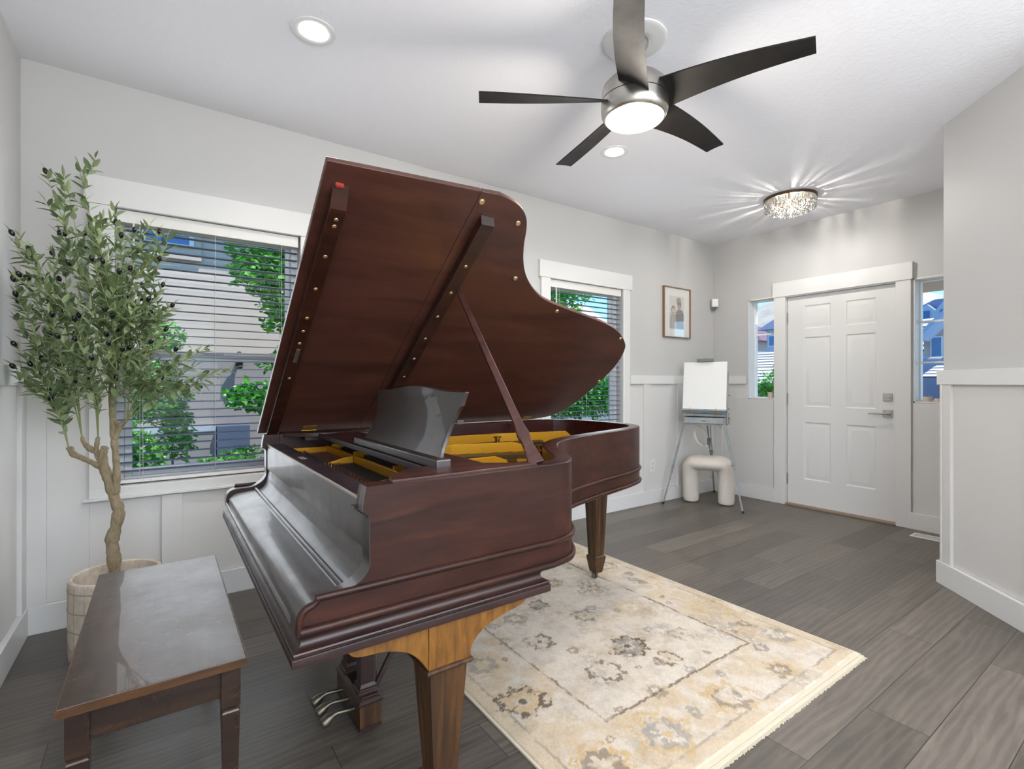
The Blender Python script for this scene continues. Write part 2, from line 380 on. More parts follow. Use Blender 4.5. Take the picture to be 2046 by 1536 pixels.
struct(MB().box(XL + 0.005, XL + 0.030, -1.1, YW - 0.030, 0, ZP0).build('baseboard_left', M['trim'], bevel=0.002))
# angled wall trim: u runs from the corner along the 45 degree face, n points into the room
du = Vector((-1, -1, 0)).normalized(); dn = Vector((-1, 1, 0)).normalized(); c0 = Vector((*cor, 0))
def slab45(m, u0, u1, n0, n1, z0, z1):
    P = lambda u, n, z: c0 + du * u + dn * n + Vector((0, 0, z))
    return m.loft([[P(u0, n0, z), P(u1, n0, z), P(u1, n1, z), P(u0, n1, z)] for z in (z0, z1)])
w = MB(); slab45(w, 0, 1.25, -0.001, 0.005, ZP0, ZP1)
for u in (0.0, 0.64): slab45(w, u, u + 0.093, 0.004, 0.022, ZP0, ZP1)
w.box(3.80, 5.04, 0.955, 0.961, ZP0, ZP1)
struct(w.build('trim_7', M['panel'], bevel=0.0015), 'board and batten wainscot of the angled wall')
w = MB(); slab45(w, -0.02, 1.25, 0.004, 0.026, ZP1, ZC); w.box(3.86, 5.04, 0.957, 0.98, ZP1, ZC)
struct(w.build('trim_8', M['trim'], bevel=0.002), 'white cap rail of the angled wall')
w = MB(); slab45(w, -0.02, 1.25, 0.004, 0.030, 0, ZP0); w.box(3.86, 5.04, 0.957, 0.985, 0, ZP0)
struct(w.build('baseboard_right', M['trim'], bevel=0.002))

# ------------------------------------------------------------------ windows with casing, sill, sashes
def window_wall(n, W, label, mid):
    xa, xb, za, zb = W; y = 3.375
    f = MB(); t = 0.035
    for (a, b_, c, d) in ((xa, xa + t, za, zb), (xb - t, xb, za, zb), (xa + t, xb - t, za, za + t), (xa + t, xb - t, zb - t, zb)): f.box(a, b_, y - 0.02, y + 0.05, c, d)
    root = struct(f.build('window_%d' % n, M['vinyl'], bevel=0.003), label)
    sa, sb = xa + t, xb - t
    def sash(nm, z0, z1, yy, k=0.028):
        s = MB()
        for (a, b_, c, d) in ((sa, sa + k, z0, z1), (sb - k, sb, z0, z1), (sa + k, sb - k, z0, z0 + k + 0.008), (sa + k, sb - k, z1 - k, z1)): s.box(a, b_, yy, yy + 0.022, c, d)
        o = s.build(nm, M['vinyl'], root, bevel=0.003)
        p = MB().box(sa + k, sb - k, yy + 0.009, yy + 0.013, z0 + k, z1 - k).build('pane', M['glass'], o)
        return o
    sash('upper_sash', mid - 0.01, zb - t, y + 0.022); lo = sash('lower_sash', za + t, mid + 0.045, y - 0.004, 0.034)
    MB().box(0.5 * (xa + xb) - 0.05, 0.5 * (xa + xb) + 0.05, y - 0.014, y - 0.004, mid + 0.028, mid + 0.04).build('sash_lock', M['vinyl'], lo, bevel=0.002)
    MB().box(sa, sb, y + 0.046, y + 0.048, za + t, mid + 0.02).build('insect_screen', M['screen'], root)
    c = MB(); c.box(xa - 0.10, xa, YW - 0.024, YW, za, zb); c.box(xb, xb + 0.085, YW - 0.024, YW, za, zb)
    c.box(xa - 0.12, xb + 0.11, YW - 0.030, YW, zb, zb + 0.142)
    c.build('casing', M['trim'], root, bevel=0.002)
    s = MB(); s.box(xa - 0.12, xb + 0.11, YW - 0.040, YW, za - 0.060, za - 0.048); s.box(xa, xb, YW - 0.026, y - 0.02, za - 0.048, za + 0.001); s.box(xa - 0.10, xa - 0.0005, YW - 0.026, YW, za - 0.048, za); s.box(xb + 0.0005, xb + 0.085, YW - 0.026, YW, za - 0.048, za)
    s.build('window_sill', M['trim'], root, bevel=0.002)
    return root
window_wall(1, W1, 'double hung window behind the olive tree', 1.335)
window_wall(2, W2, 'double hung window behind the piano tail', 1.335)

def blind(W, label):
    xa, xb, za, zb = W; y = 3.325; x0, x1 = xa + 0.008, xb - 0.008
    t = thing('window_blind', label, 'blind', ((xa + xb) / 2, y, za))
    MB().box(x0, x1, y - 0.04, y + 0.028, zb - 0.068, zb - 0.002).build('headrail', M['headrail'], t, bevel=0.003)
    s = MB(); n = int((zb - 0.10 - za - 0.05) / 0.0455); tilt = R(1.5)
    for i in range(n + 1):
        z = zb - 0.10 - i * 0.0455
        for a, b_ in (((-1, 0.0), (0, 0.0016)), ((0, 0.0016), (1, 0.0))):
            d0, h0 = a; d1, h1 = b_
            pts = lambda xx: [(xx, y + d0 * 0.025, z + h0 + d0 * 0.025 * tilt), (xx, y + d1 * 0.025, z + h1 + d1 * 0.025 * tilt), (xx, y + d1 * 0.025, z + h1 + d1 * 0.025 * tilt + 0.003), (xx, y + d0 * 0.025, z + h0 + d0 * 0.025 * tilt + 0.003)]
            s.loft([pts(x0), pts(x1)])
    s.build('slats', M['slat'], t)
    MB().box(x0, x1, y - 0.025, y + 0.025, za + 0.008, za + 0.026).build('bottom_rail', M['headrail'], t, bevel=0.003)
    for f in (0.115, 0.5, 0.885):
        x = xa + (xb - xa) * f; c = MB()
        for dy in (-0.0275, 0.0275): c.box(x - 0.0007, x + 0.0007, y + dy - 0.0007, y + dy + 0.0007, za + 0.02, zb - 0.06)
        c.build('ladder_cord', M['cord'], t)
    MB().tube([(xa + 0.078, y - 0.046, zb - 0.07), (xa + 0.08, y - 0.046, zb - 0.68)], 0.0045, 8).build('tilt_wand', M['white_plastic'], t, smooth=40)
    MB().tube([(xa + 0.115, y - 0.046, zb - 0.07), (xa + 0.118, y - 0.048, za + 0.0), (xa + 0.14, y - 0.048, za - 0.02), (xa + 0.155, y - 0.048, za + 0.03)], 0.001, 5).build('pull_cord', M['cord'], t)
    return t
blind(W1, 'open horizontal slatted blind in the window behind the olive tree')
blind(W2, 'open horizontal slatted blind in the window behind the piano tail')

# ------------------------------------------------------------------ sidelights
def sidelight(n, S, label, bars):
    ya, yb, za, zb = S; x = 5.17; t = 0.022
    f = MB()
    for (a, b_, c, d) in ((ya, ya + t, za, zb), (yb - t, yb, za, zb), (ya + t, yb - t, za, za + t), (ya + t, yb - t, zb - t, zb)): f.box(x, x + 0.05, a, b_, c, d)
    root = struct(f.build('window_%d' % n, M['vinyl'], bevel=0.003), label)
    MB().box(x + 0.022, x + 0.026, ya + t, yb - t, za + t, zb - t).build('pane', M['glass'], root)
    m = MB()
    for z in bars: m.box(x + 0.016, x + 0.032, ya + t, yb - t, z - 0.008, z + 0.008)
    m.build('muntin', M['vinyl'], root)
    c = MB(); k = 0.012
    c.box(XR - 0.004, x, ya, ya + k, za, zb); c.box(XR - 0.004, x, yb - k, yb, za, zb); c.box(XR - 0.004, x, ya, yb, za, za + k); c.box(XR - 0.004, x, ya, yb, zb - k, zb)
    c.build('reveal', M['trim'], root, bevel=0.001)
sidelight(3, SL, 'narrow sidelight left of the front door', (1.37, 1.71))
sidelight(4, SR, 'narrow sidelight right of the front door', (1.37, 1.71))

# ------------------------------------------------------------------ front door
def front_door():
    y0, y1, z0, z1 = 1.578, 2.476, 0.018, 2.044; xf = 5.095
    yb = [y0, 1.728, 1.963, 2.088, 2.323, y1]
    zb_ = [z0, 0.268, 0.822, 0.972, 1.642, 1.725, 1.948, z1]
    m = MB(); m.box(xf + 0.012, xf + 0.045, y0, y1, z0, z1)
    def q(a, b_, c, d, x): m.add([(x, a, c), (x, b_, c), (x, b_, d), (x, a, d)], [(0, 1, 2, 3)])
    def ring(A, xa, B, xb):
        pa = [(xa, A[0], A[2]), (xa, A[1], A[2]), (xa, A[1], A[3]), (xa, A[0], A[3])]; pb = [(xb, B[0], B[2]), (xb, B[1], B[2]), (xb, B[1], B[3]), (xb, B[0], B[3])]
        m.add(pa + pb, [(i, (i + 1) % 4, 4 + (i + 1) % 4, 4 + i) for i in range(4)])
    for j in range(7):
        for i in range(5):
            a, b_, c, d = yb[i], yb[i + 1], zb_[j], zb_[j + 1]
            if i in (1, 3) and j in (1, 3, 5):
                sh = lambda k: (a + k, b_ - k, c + k, d - k)
                ring(sh(0), xf, sh(0.010), xf + 0.008); ring(sh(0.010), xf + 0.008, sh(0.018), xf + 0.008)
                ring(sh(0.018), xf + 0.008, sh(0.048), xf + 0.001); A = sh(0.048); q(*A, xf + 0.001)
            else: q(a, b_, c, d, xf)
    ring((y0, y1, z0, z1), xf, (y0, y1, z0, z1), xf + 0.012)
    root = struct(m.build('door_1', M['trim'], smooth=20), 'white six panel front door')
    for z in (1.842, 1.046, 0.254):
        h = MB(); h.box(xf - 0.008, xf + 0.004, y1 - 0.004, y1 + 0.011, z - 0.05, z + 0.05)
        h.tube([(xf - 0.010, y1 + 0.004, z - 0.053), (xf - 0.010, y1 + 0.004, z + 0.056)], 0.0065, 8)
        h.build('hinge', M['hinge'], root, smooth=40)
    yl = 1.642
    MB().box(xf - 0.012, xf, yl - 0.034, yl + 0.034, 1.046, 1.112).build('deadbolt', M['nickel'], root, bevel=0.002)
    MB().obox((xf - 0.022, yl - 0.004, 1.078), (1, 0, 0), (0, 0.9, 0.35), (0, -0.35, 0.9), 0.010, 0.020, 0.006).build('thumb_turn', M['nickel'], root, bevel=0.002)
    MB().box(xf - 0.012, xf, yl - 0.034, yl + 0.034, 0.905, 0.971).build('lever_plate', M['nickel'], root, bevel=0.002)
    h = MB(); h.tube([(xf - 0.005, yl, 0.938), (xf - 0.058, yl, 0.938)], 0.013, 12); h.tube([(xf - 0.052, yl - 0.012, 0.938), (xf - 0.052, yl + 0.06, 0.937), (xf - 0.050, yl + 0.128, 0.935)], [0.010, 0.0075, 0.006], 10)
    h.build('door_handle', M['nickel'], root, smooth=40)
    c = MB(); c.box(XR - 0.024, XR, 2.482, 2.590, 0, 2.056); c.box(XR - 0.024, XR, 1.467, 1.570, 0, 2.056); c.box(XR - 0.032, XR, 1.455, 2.602, 2.056, 2.200)
    c.box(XR - 0.02, 5.22, 2.481, 2.492, 0, 2.056); c.box(XR - 0.02, 5.22, 1.562, 1.573, 0, 2.056); c.box(XR - 0.02, 5.22, 1.562, 2.492, 2.047, 2.056)
    struct(c.build('trim_9', M['trim'], bevel=0.002), 'white casing and header of the front door')
    struct(MB().box(5.045, 5.22, 1.572, 2.482, 0.0, 0.016).build('trim_10', mat('oak_threshold', '#8f7a66', 0.45), bevel=0.003), 'brown wooden threshold of the front door')
front_door()

# ------------------------------------------------------------------ small wall, floor and ceiling fittings
t = thing('floor_register', 'white slotted metal vent set in the floor by the door', 'vent', (4.865, 1.25, 0))
f = MB(); f.box(4.80, 4.93, 1.10, 1.405, 0.0, 0.005); f.build('register_plate', M['white_plastic'], t, bevel=0.0015)
f = MB()
for i in range(19):
    y = 1.125 + i * 0.0142
    for xa in (4.822, 4.870): f.box(xa, xa + 0.040, y, y + 0.006, 0.004, 0.0056)
f.build('slots', mat('vent_slot', '#6f6a64', 0.6), t)
t = thing('wall_outlet', 'white duplex power outlet low on the wall behind the piano tail', 'outlet', (4.018, YW - 0.006, 0.37))
MB().box(3.982, 4.055, YW - 0.011, YW - 0.0055, 0.313, 0.432).build('cover_plate', M['white_plastic'], t, bevel=0.002)
for z in (0.350, 0.395): MB().box(4.003, 4.034, YW - 0.013, YW - 0.0105, z - 0.015, z + 0.015).build('socket', mat('outlet_face', '#c9c8c4', 0.4), t, bevel=0.002)
t = thing('motion_sensor', 'small white motion sensor mounted high in the room corner', 'sensor', (5.02, 3.23, 2.03))
e1 = Vector((1, -1, 0)).normalized(); e2 = Vector((1, 1, 0)).normalized()
MB().obox(Vector((5.015, 3.225, 2.085)), e1, e2, (0, 0, 1), 0.033, 0.022, 0.045).build('sensor_body', M['white_plastic'], t, bevel=0.006)
cc = Vector((5.02, 3.23, 0)); MB().loft([[(p + Vector((0, 0, 2.04))) for p in (cc - e1 * .03 - e2 * .02, cc + e1 * .03 - e2 * .02, cc + e1 * .03 + e2 * .02, cc - e1 * .03 + e2 * .02)], [(p + Vector((0, 0, 2.005))) for p in (cc - e1 * .008, cc + e1 * .008, cc + e1 * .008 + e2 * .02, cc - e1 * .008 + e2 * .02)]]).build('swivel_bracket', M['hinge'], t)

def downlight(x, y, label, e):
    t = thing('recessed_downlight', label, 'ceiling light', (x, y, H), 'recessed downlights')
    MB().lathe([(0.092, H + 0.001), (0.092, H - 0.003), (0.086, H - 0.006), (0.060, H - 0.003), (0.054, H + 0.001)], (x, y, 0), 40).build('trim_ring', M['white_plastic'], t, smooth=40)
    MB().lathe([(0.054, H - 0.007), (0.045, H - 0.010), (0.02, H - 0.012)], (x, y, 0), 32).build('lens', M['lamp_white'], t, smooth=60)
    light('downlight_lamp', 'SPOT', (x, y, H - 0.03), e * 3, (1.0, 0.97, 0.93), (0, 0, 0), spot_size=R(150), spot_blend=0.8, shadow_soft_size=0.06)
downlight(0.545, 2.290, 'round recessed downlight above the left window, nearer the camera', 11)
downlight(2.474, 2.330, 'small round recessed downlight seen below the ceiling fan', 11)

# ceiling fan -------------------------------------------------------------
FX, FY = 1.744, 1.521
fan = thing('ceiling_fan', 'brushed nickel ceiling fan with five dark blades and lit drum', 'ceiling fan', (FX, FY, H))
MB().lathe([(0.14, H), (0.14, H - 0.006), (0.125, H - 0.012), (0.10, H - 0.010), (0.085, H - 0.016), (0.07, H - 0.012)], (FX, FY, 0), 48).build('ceiling_medallion', M['trim'], fan, smooth=40)
MB().lathe([(0.062, H - 0.012), (0.060, H - 0.03), (0.045, H - 0.055), (0.022, H - 0.068)], (FX, FY, 0), 40).build('canopy', M['nickel'], fan, smooth=40)
MB().lathe([(0.012, H - 0.06), (0.012, 2.54)], (FX, FY, 0), 16).build('downrod', M['nickel'], fan, smooth=40)
MB().lathe([(0.03, 2.585), (0.06, 2.580), (0.115, 2.560), (0.139, 2.535), (0.146, 2.505), (0.147, 2.472)], (FX, FY, 0), 56).build('motor_housing', M['nickel'], fan, smooth=50)
MB().lathe([(0.1425, 2.4725), (0.1425, 2.4675)], (FX, FY, 0), 56).build('groove_ring', M['iron'], fan, smooth=50)
MB().lathe([(0.148, 2.4675), (0.149, 2.44), (0.146, 2.415), (0.139, 2.398), (0.131, 2.392)], (FX, FY, 0), 56).build('light_drum', M['nickel'], fan, smooth=50)
MB().lathe([(0.132, 2.396), (0.126, 2.386), (0.105, 2.377), (0.07, 2.371), (0.02, 2.369)], (FX, FY, 0), 48).build('glass_diffuser', M['lamp_warm'], fan, smooth=60)
bl = MB(); secs = []
n = 22
for i in range(n + 1):
    u = i / n; r = 0.118 + u * (0.700 - 0.118); wd = 0.142 - 0.046 * u
    pitch = R(24) * (1 - u) ** 1.1 + R(4); cen = -0.012 * math.sin(u * math.pi) ; zc = 2.468 + 0.006 * math.sin(u * math.pi)
    sec = []
    cols = [-0.5, -0.25, 0, 0.25, 0.5]
    top = [(r, cen + wd * c * math.cos(pitch), zc - wd * c * math.sin(pitch) + 0.003 + 0.010 * (0.25 - c * c)) for c in cols]
    bot = [(r, cen + wd * c * math.cos(pitch), zc - wd * c * math.sin(pitch) - 0.003 + 0.010 * (0.25 - c * c)) for c in cols[::-1]]
    if i == n: top = [(p[0] - 0.012 * (1 - abs(c) * 2 if False else 0) , p[1], p[2]) for p, c in zip(top, cols)]
    secs.append(top + bot)
bl.loft(secs)
b0 = None
for k, ang in enumerate((4, 76, 148, 220, 292)):
    if b0 is None:
        b0 = MB(); b0.v = [(p[0] + FX, p[1] + FY, p[2]) for p in bl.v]; b0.f = bl.f; b0 = b0.build('fan_blade', M['blade'], fan, smooth=40); b0.rotation_euler = (0, 0, R(ang))
    else: copy_child(b0, fan, rot=(0, 0, R(ang)))
light('fan_lamp', 'POINT', (FX, FY, 2.33), 28, (1.0, 0.92, 0.82), shadow_soft_size=0.10)

# crystal flush light -------------------------------------------------------
CX, CY = 4.285, 2.065
t = thing('crystal_ceiling_light', 'round crystal drop ceiling light with dark bronze rim near the door', 'ceiling light', (CX, CY, H))
MB().lathe([(0.198, H), (0.198, H - 0.024), (0.193, H - 0.024), (0.191, H - 0.002)], (CX, CY, 0), 48).build('rim', mat('bronze_rim', '#5b4a3c', 0.4, 0.8), t, smooth=40)
MB().lathe([(0.190, H - 0.003), (0.188, H - 0.008), (0.02, H - 0.009)], (CX, CY, 0), 48).build('reflector_plate', mat('polished_steel', '#e8e4dc', 0.18, 1.0), t, smooth=40)
for k in range(4):
    a = k * math.pi / 2 + 0.4; x, y = CX + 0.09 * math.cos(a), CY + 0.09 * math.sin(a)
    MB().lathe([(0.009, H - 0.01), (0.010, H - 0.045)], (x, y, 0), 10).build('lamp_holder', M['brass'], t, smooth=40)
    MB().ball((x, y, H - 0.062), 0.016, 0.016, 0.028, 10, 6).build('bulb', M['bulb'], t, smooth=60)
drop = None; rnd = random.Random(3)
for rr, cnt, zt in ((0.186, 40, H - 0.028), (0.135, 30, H - 0.060), (0.08, 16, H - 0.075)):
    for k in range(cnt):
        a = 2 * math.pi * k / cnt + rnd.uniform(-.03, .03); x, y = CX + rr * math.cos(a), CY + rr * math.sin(a)
        if drop is None:
            d = MB(); d.lathe([(0.003, 0), (0.0095, -0.004), (0.0095, -0.034), (0.004, -0.038), (0.003, -0.042), (0.009, -0.050), (0.0115, -0.060), (0.009, -0.070), (0.001, -0.075)], (CX, CY, H), 7)
            drop = d.build('crystal_drop', M['crystal'], t); drop.location = (x - CX, y - CY, zt - H)
        else:
            copy_child(drop, t, (x - CX, y - CY, zt - H + rnd.uniform(-.004, .004)), (0, 0, a))
light('crystal_lamp', 'POINT', (CX, CY, H - 0.13), 20, (1.0, 0.96, 0.91), shadow_soft_size=0.02)
light('crystal_up_lamp', 'POINT', (CX, CY, H - 0.055), 6, (1.0, 0.9, 0.76), shadow_soft_size=0.01)

# ------------------------------------------------------------------ grand piano
Y0, Y1, ZR = 1.142, 2.605, 0.958
pno = thing('grand_piano', 'old mahogany grand piano with its lid propped open', 'piano', (1.2, 1.85, 0))
T = 0.055
out_pts = [(0.455, Y0), (0.95, Y0), (1.025, Y0 + 0.016), (1.078, 1.200), (1.115, 1.250), (1.165, 1.335), (1.235, 1.450), (1.325, 1.552), (1.45, 1.628), (1.70, 1.708), (1.95, 1.772), (2.10, 1.822), (2.195, 1.877), (2.255, 1.96), (2.287, 2.08), (2.290, 2.22), (2.272, 2.38), (2.225, 2.50), (2.13, 2.585), (1.98, Y1)]
outl = [(0.455, Y0)] + smooth_curve(out_pts[1:-1], 5) + [(1.98, Y1), (0.455, Y1)]
def offset(poly, d):
    out = []
    for i in range(len(poly)):
        a = Vector(poly[max(i - 1, 0)]); b_ = Vector(poly[min(i + 1, len(poly) - 1)]); t_ = (b_ - a).normalized(); n_ = Vector((t_.y, -t_.x))
        p = Vector(poly[i]) + n_ * d; out.append((p.x, p.y))
    out[0] = (poly[0][0], out[0][1]); out[-1] = (poly[-1][0], out[-1][1]); return out
inl = offset(outl, -T)
m = MB()
secs = []
for (px_, py_), (qx, qy) in zip(outl, inl):
    secs.append([(px_, py_, 0.650), (px_, py_, ZR - 0.003), (px_ + (qx - px_) * .06, py_ + (qy - py_) * .06, ZR), (qx, qy, ZR), (qx, qy, 0.650)])
m.loft(secs); m.build('rim', M['mahogany'], pno, smooth=40)
# dark red lining just inside the rim, from the plate up
li = offset(outl, -T - 0.0015); lj = offset(outl, -T - 0.004)
m = MB(); m.loft([[(a[0], a[1], 0.80), (a[0], a[1], ZR - 0.001), (b_[0], b_[1], ZR - 0.001), (b_[0], b_[1], 0.80)] for a, b_ in zip(li, lj)])
m.build('inner_rim', M['mahogany_inner'], pno, smooth=40)
tp = MB(); ta = offset(outl, -0.004); tb = offset(outl, -T + 0.002)
tp.loft([[(a[0], a[1], ZR), (a[0], a[1], ZR + 0.0012), (b_[0], b_[1], ZR + 0.0012), (b_[0], b_[1], ZR)] for a, b_ in zip(ta, tb)])
tp.build('rim_top', M['mahogany_inner'], pno)
# cheeks with the scrolled arms
S = smooth_curve([(0.398, 0.800), (0.399, 0.780), (0.394, 0.762), (0.380, 0.745), (0.360, 0.732), (0.340, 0.7245), (0.318, 0.722), (0.290, 0.722), (0.268, 0.7205), (0.252, 0.714), (0.242, 0.703), (0.2375, 0.690), (0.236, 0.670)], 4)
arm = [(0.455, 0.650), (0.455, ZR), (0.390, ZR), (0.3855, 0.940), (0.382, 0.915), (0.381, 0.900), (0.389, 0.895), (0.396, 0.887), (0.398, 0.875)] + S + [(0.2355, 0.650)]
for ya, yb in ((Y0, Y0 + 0.052), (Y1 - 0.052, Y1)):
    MB().py(arm, ya, yb).build('cheek', M['mahogany'], pno, smooth=30)
    edge = MB(); top = [(0.3805, 0.897), (0.3893, 0.8948), (0.3965, 0.887), (0.3985, 0.875)] + S + [(0.2355, 0.651)]
    eo = [(a - 0.0018 * 1.0, b_ + 0.0008) for a, b_ in top]
    k0, k1 = ya + 0.001, yb - 0.001
    edge.loft([[(a, k0, c), (a, k1, c), (a2, k1, c2), (a2, k0, c2)] for (a, c), (a2, c2) in zip(top, eo)])
    edge.build('arm_edge', M['aged'], pno, smooth=40)
    MB().py([(0.3905, ZR + .001), (0.3855, 0.940), (0.382, 0.915), (0.381, 0.900), (0.3795, 0.900), (0.3800, 0.915), (0.3835, 0.940), (0.3885, ZR + .001)], ya + 0.001, ya + 0.030).build('cheek_lip', M['aged'], pno)
    MB().box(0.372, 0.386, yb + 0.0, yb + 0.016, 0.898, 0.906).build('lip_stop', M['aged'], pno) if ya < 2 else None
# half round beads running round the whole case
def bead(z, r, x_start, o=0.003):
    path = offset([(x_start, Y0)] + outl[1:-1] + [(x_start, Y1)], o)
    return MB().tube([(a, b_, z) for a, b_ in path], r, 10)
bz = bead(0.728, 0.0085, 0.275)
for ya in (Y0 - 0.003, Y1 + 0.003):
    bz.tube(smooth_curve([(0.285, ya, 0.7285), (0.270, ya, 0.727 - .012), (0.254, ya, 0.708), (0.2445, ya, 0.695), (0.2415, ya, 0.675), (0.2415, ya, 0.656)], 4), [0.0075] * 21, 8)
bz.v = [(x, y, min(z, 0.736)) for x, y, z in bz.v]
bz.build('upper_bead', M['mahogany'], pno, smooth=60)
bead(0.661, 0.010, 0.243, 0.003).build('lower_bead', M['mahogany'], pno, smooth=60)
# key bed frame with cove mouldings below the case
def frame_sec(o, z): return [(0.236 - o, Y0 - o, z), (0.925 + o, Y0 - o, z), (0.925 + o, Y1 + o, z), (0.236 - o, Y1 + o, z)]
MB().loft([frame_sec(o, z) for o, z in ((-.002, .655), (-.002, .650), (-.008, .646), (-.012, .638), (-.011, .631), (-.006, .624), (.002, .620), (.006, .619), (.008, .616), (.007, .6125), (.006, .612), (.006, .610), (.010, .609), (.011, .606), (.009, .589), (0, .588))]).build('key_bed', M['mahogany_dark'], pno, smooth=35)
MB().pz(offset(outl, -0.02), 0.640, 0.652).build('bottom_board', M['mahogany_dark'], pno)
# key slip, fall and name board
yi0, yi1 = Y0 + 0.052, Y1 - 0.052
MB().py([(0.233, .655), (0.232, .664), (0.236, .667), (0.262, .667), (0.262, .655)], yi0, yi1).build('key_slip', M['aged'], pno, bevel=0.001)
fall = smooth_curve([(0.241, .668), (0.2395, .685), (0.244, .700), (0.256, .711), (0.275, .717), (0.310, .7205), (0.338, .723)], 5) + smooth_curve([(0.341, .7245), (0.3435, .731), (0.349, .734), (0.355, .731), (0.3575, .7265)], 3) + smooth_curve([(0.360, .7255), (0.372, .731), (0.384, .743), (0.394, .762), (0.400, .785), (0.403, .806)], 4)
fall = [(a + .003, b_ - (.011 if a < .395 else .008)) for a, b_ in fall]
MB().py(fall + [(0.415, .798), (0.415, .657)], yi0 + 0.001, yi1 - 0.001).build('fall_board', M['aged'], pno, smooth=35)
MB().box(0.400, 0.412, yi0 + 0.001, yi1 - 0.001, 0.8000, 0.912).build('name_board', M['aged'], pno, bevel=0.001)
MB().box(0.398, 0.4045, yi0 + 0.001, yi1 - 0.001, 0.910, 0.9165).build('name_board_edge', mat('pale_edge', '#9a9186', 0.35), pno, bevel=0.001)  # paler strip along the top edge of the name board
MB().box(0.4035, 0.470, yi0 + 0.001, yi1 - 0.001, 0.885, 0.914).build('front_beam', M['plum'], pno, bevel=0.0015)
MB().box(0.428, 0.448, 1.985, 2.045, 0.9138, 0.9156).build('maker_plate', mat('small_grey_plate', '#8d8580', 0.4), pno)
# shelf pads beside the music desk
pad = smooth_curve([(0.456, 1.165), (0.470, 1.205), (0.510, 1.250), (0.560, 1.283), (0.62, 1.298), (0.70, 1.288), (0.77, 1.258), (0.83, 1.215), (0.90, 1.172)], 5)
for f, mt in ((lambda p: p, 'mahogany_top'), (lambda p: (p[0], Y0 + Y1 - p[1]), 'mahogany_dark')):
    MB().pz([f(p) for p in pad + [(0.90, 1.152), (0.456, 1.152)]], ZR - 0.012, ZR + 0.007).build('side_shelf', M[mt], pno, smooth=40, bevel=0.002)

# iron plate, bars, soundboard, strings, pins
inner = offset(outl, -T - 0.006)
MB().pz([(0.49, yi0 + .01), (0.49, yi1 - .01)][::-1] + inner[1:-1], 0.790, 0.802).build('soundboard', M['soundboard'], pno)
pl = MB(); pa = offset(outl, -T - 0.006); pb = offset(outl, -T - 0.085)
pl.loft([[(max(a[0], .49), a[1], 0.850), (max(a[0], .49), a[1], 0.858), (max(b_[0], .49), b_[1], 0.858), (max(b_[0], .49), b_[1], 0.850)] for a, b_ in zip(pa, pb)])
pl.box(0.475, 0.655, yi0 + .02, yi1 - .02, 0.842, 0.852)
pl.build('iron_plate', M['gold'], pno, smooth=40)
def bar(pts, z0, z1, th=0.012):
    b_ = MB(); secs = []
    for i, p in enumerate(pts):
        q = Vector(pts[min(i + 1, len(pts) - 1)][:2]) - Vector(pts[max(i - 1, 0)][:2]); n_ = Vector((-q.y, q.x)).normalized() * th / 2
        zt = p[2] if len(p) > 2 else z1
        secs.append([(p[0] - n_.x, p[1] - n_.y, z0), (p[0] + n_.x, p[1] + n_.y, z0), (p[0] + n_.x, p[1] + n_.y, zt), (p[0] - n_.x, p[1] - n_.y, zt)])
    return b_.loft(secs).build('plate_bar', M['gold'], pno, bevel=0.001)
bar([(0.66, 2.43), (1.20, 2.40), (1.56, 2.375), (1.98, 2.26), (2.03, 2.245, 0.87)], 0.852, 0.912, 0.016)
bar([(0.66, 2.10), (1.10, 2.065), (1.40, 1.985), (1.445, 1.97, 0.90), (1.48, 1.96, 0.87)], 0.852, 0.912, 0.014)
bar([(0.66, 1.66), (0.93, 1.655), (1.08, 1.655), (1.13, 1.648, 0.892), (1.17, 1.64, 0.866)], 0.852, 0.910, 0.012)
bar([(0.66, 1.38), (0.85, 1.38), (0.95, 1.37, 0.88)], 0.852, 0.905, 0.012)
bar([(0.478, 2.505, 0.892), (0.655, 2.505, 0.892)], 0.852, 0.892, 0.016)
bar([(0.478, 2.115, 0.868), (0.560, 2.108, 0.872), (0.615, 2.10, 0.888), (0.655, 2.09, 0.896)], 0.852, 0.89, 0.012)
bar([(0.478, 1.60, 0.862), (0.530, 1.575, 0.872), (0.580, 1.53, 0.892), (0.655, 1.50, 0.898)], 0.852, 0.89, 0.010)
bar([(0.662, yi0 + .02, 0.897), (0.662, yi1 - .03, 0.897)], 0.852, 0.897, 0.014)
for x, y, h in ((1.055, 1.50, 0.915), (1.385, 1.755, 0.925), (1.352, 2.05, 0.935), (1.30, 1.62, 0.88), (1.9, 2.05, 0.9)):
    MB().lathe([(0.014, 0.856), (0.014, h - 0.035), (0.018, h - 0.033), (0.018, h - 0.026), (0.011, h - 0.024), (0.012, h - 0.006), (0.020, h - 0.004), (0.020, h)], (x, y, 0), 16).build('nose_bolt', M['brass'], pno, smooth=40)
MB().loft([[(1.0, 1.50, .858), (1.28, 1.78, .858), (1.33, 1.74, .858), (1.06, 1.45, .858)], [(1.0, 1.50, .868), (1.28, 1.78, .868), (1.33, 1.74, .868), (1.06, 1.45, .868)]]).build('hitch_flange', M['gold'], pno, bevel=0.002)
rnd = random.Random(8); s = MB(); pn = MB()
for i in range(76):
    y = 1.24 + i * (2.50 - 1.24) / 75; u = (y - 1.24) / 1.26
    xe = 0.95 + 1.0 * u ** 0.8; ye = y - 0.10 * (1 - u) + 0.12 * u if u < .7 else y - 0.15
    ye = min(max(ye, 1.24), 2.45)
    if y < 1.6: xe = 0.90 + 0.9 * (y - 1.24)
    else: ye = y - 0.02
    s.tube([(0.56, y, 0.868), (xe, ye, 0.866)], 0.0011, 4)
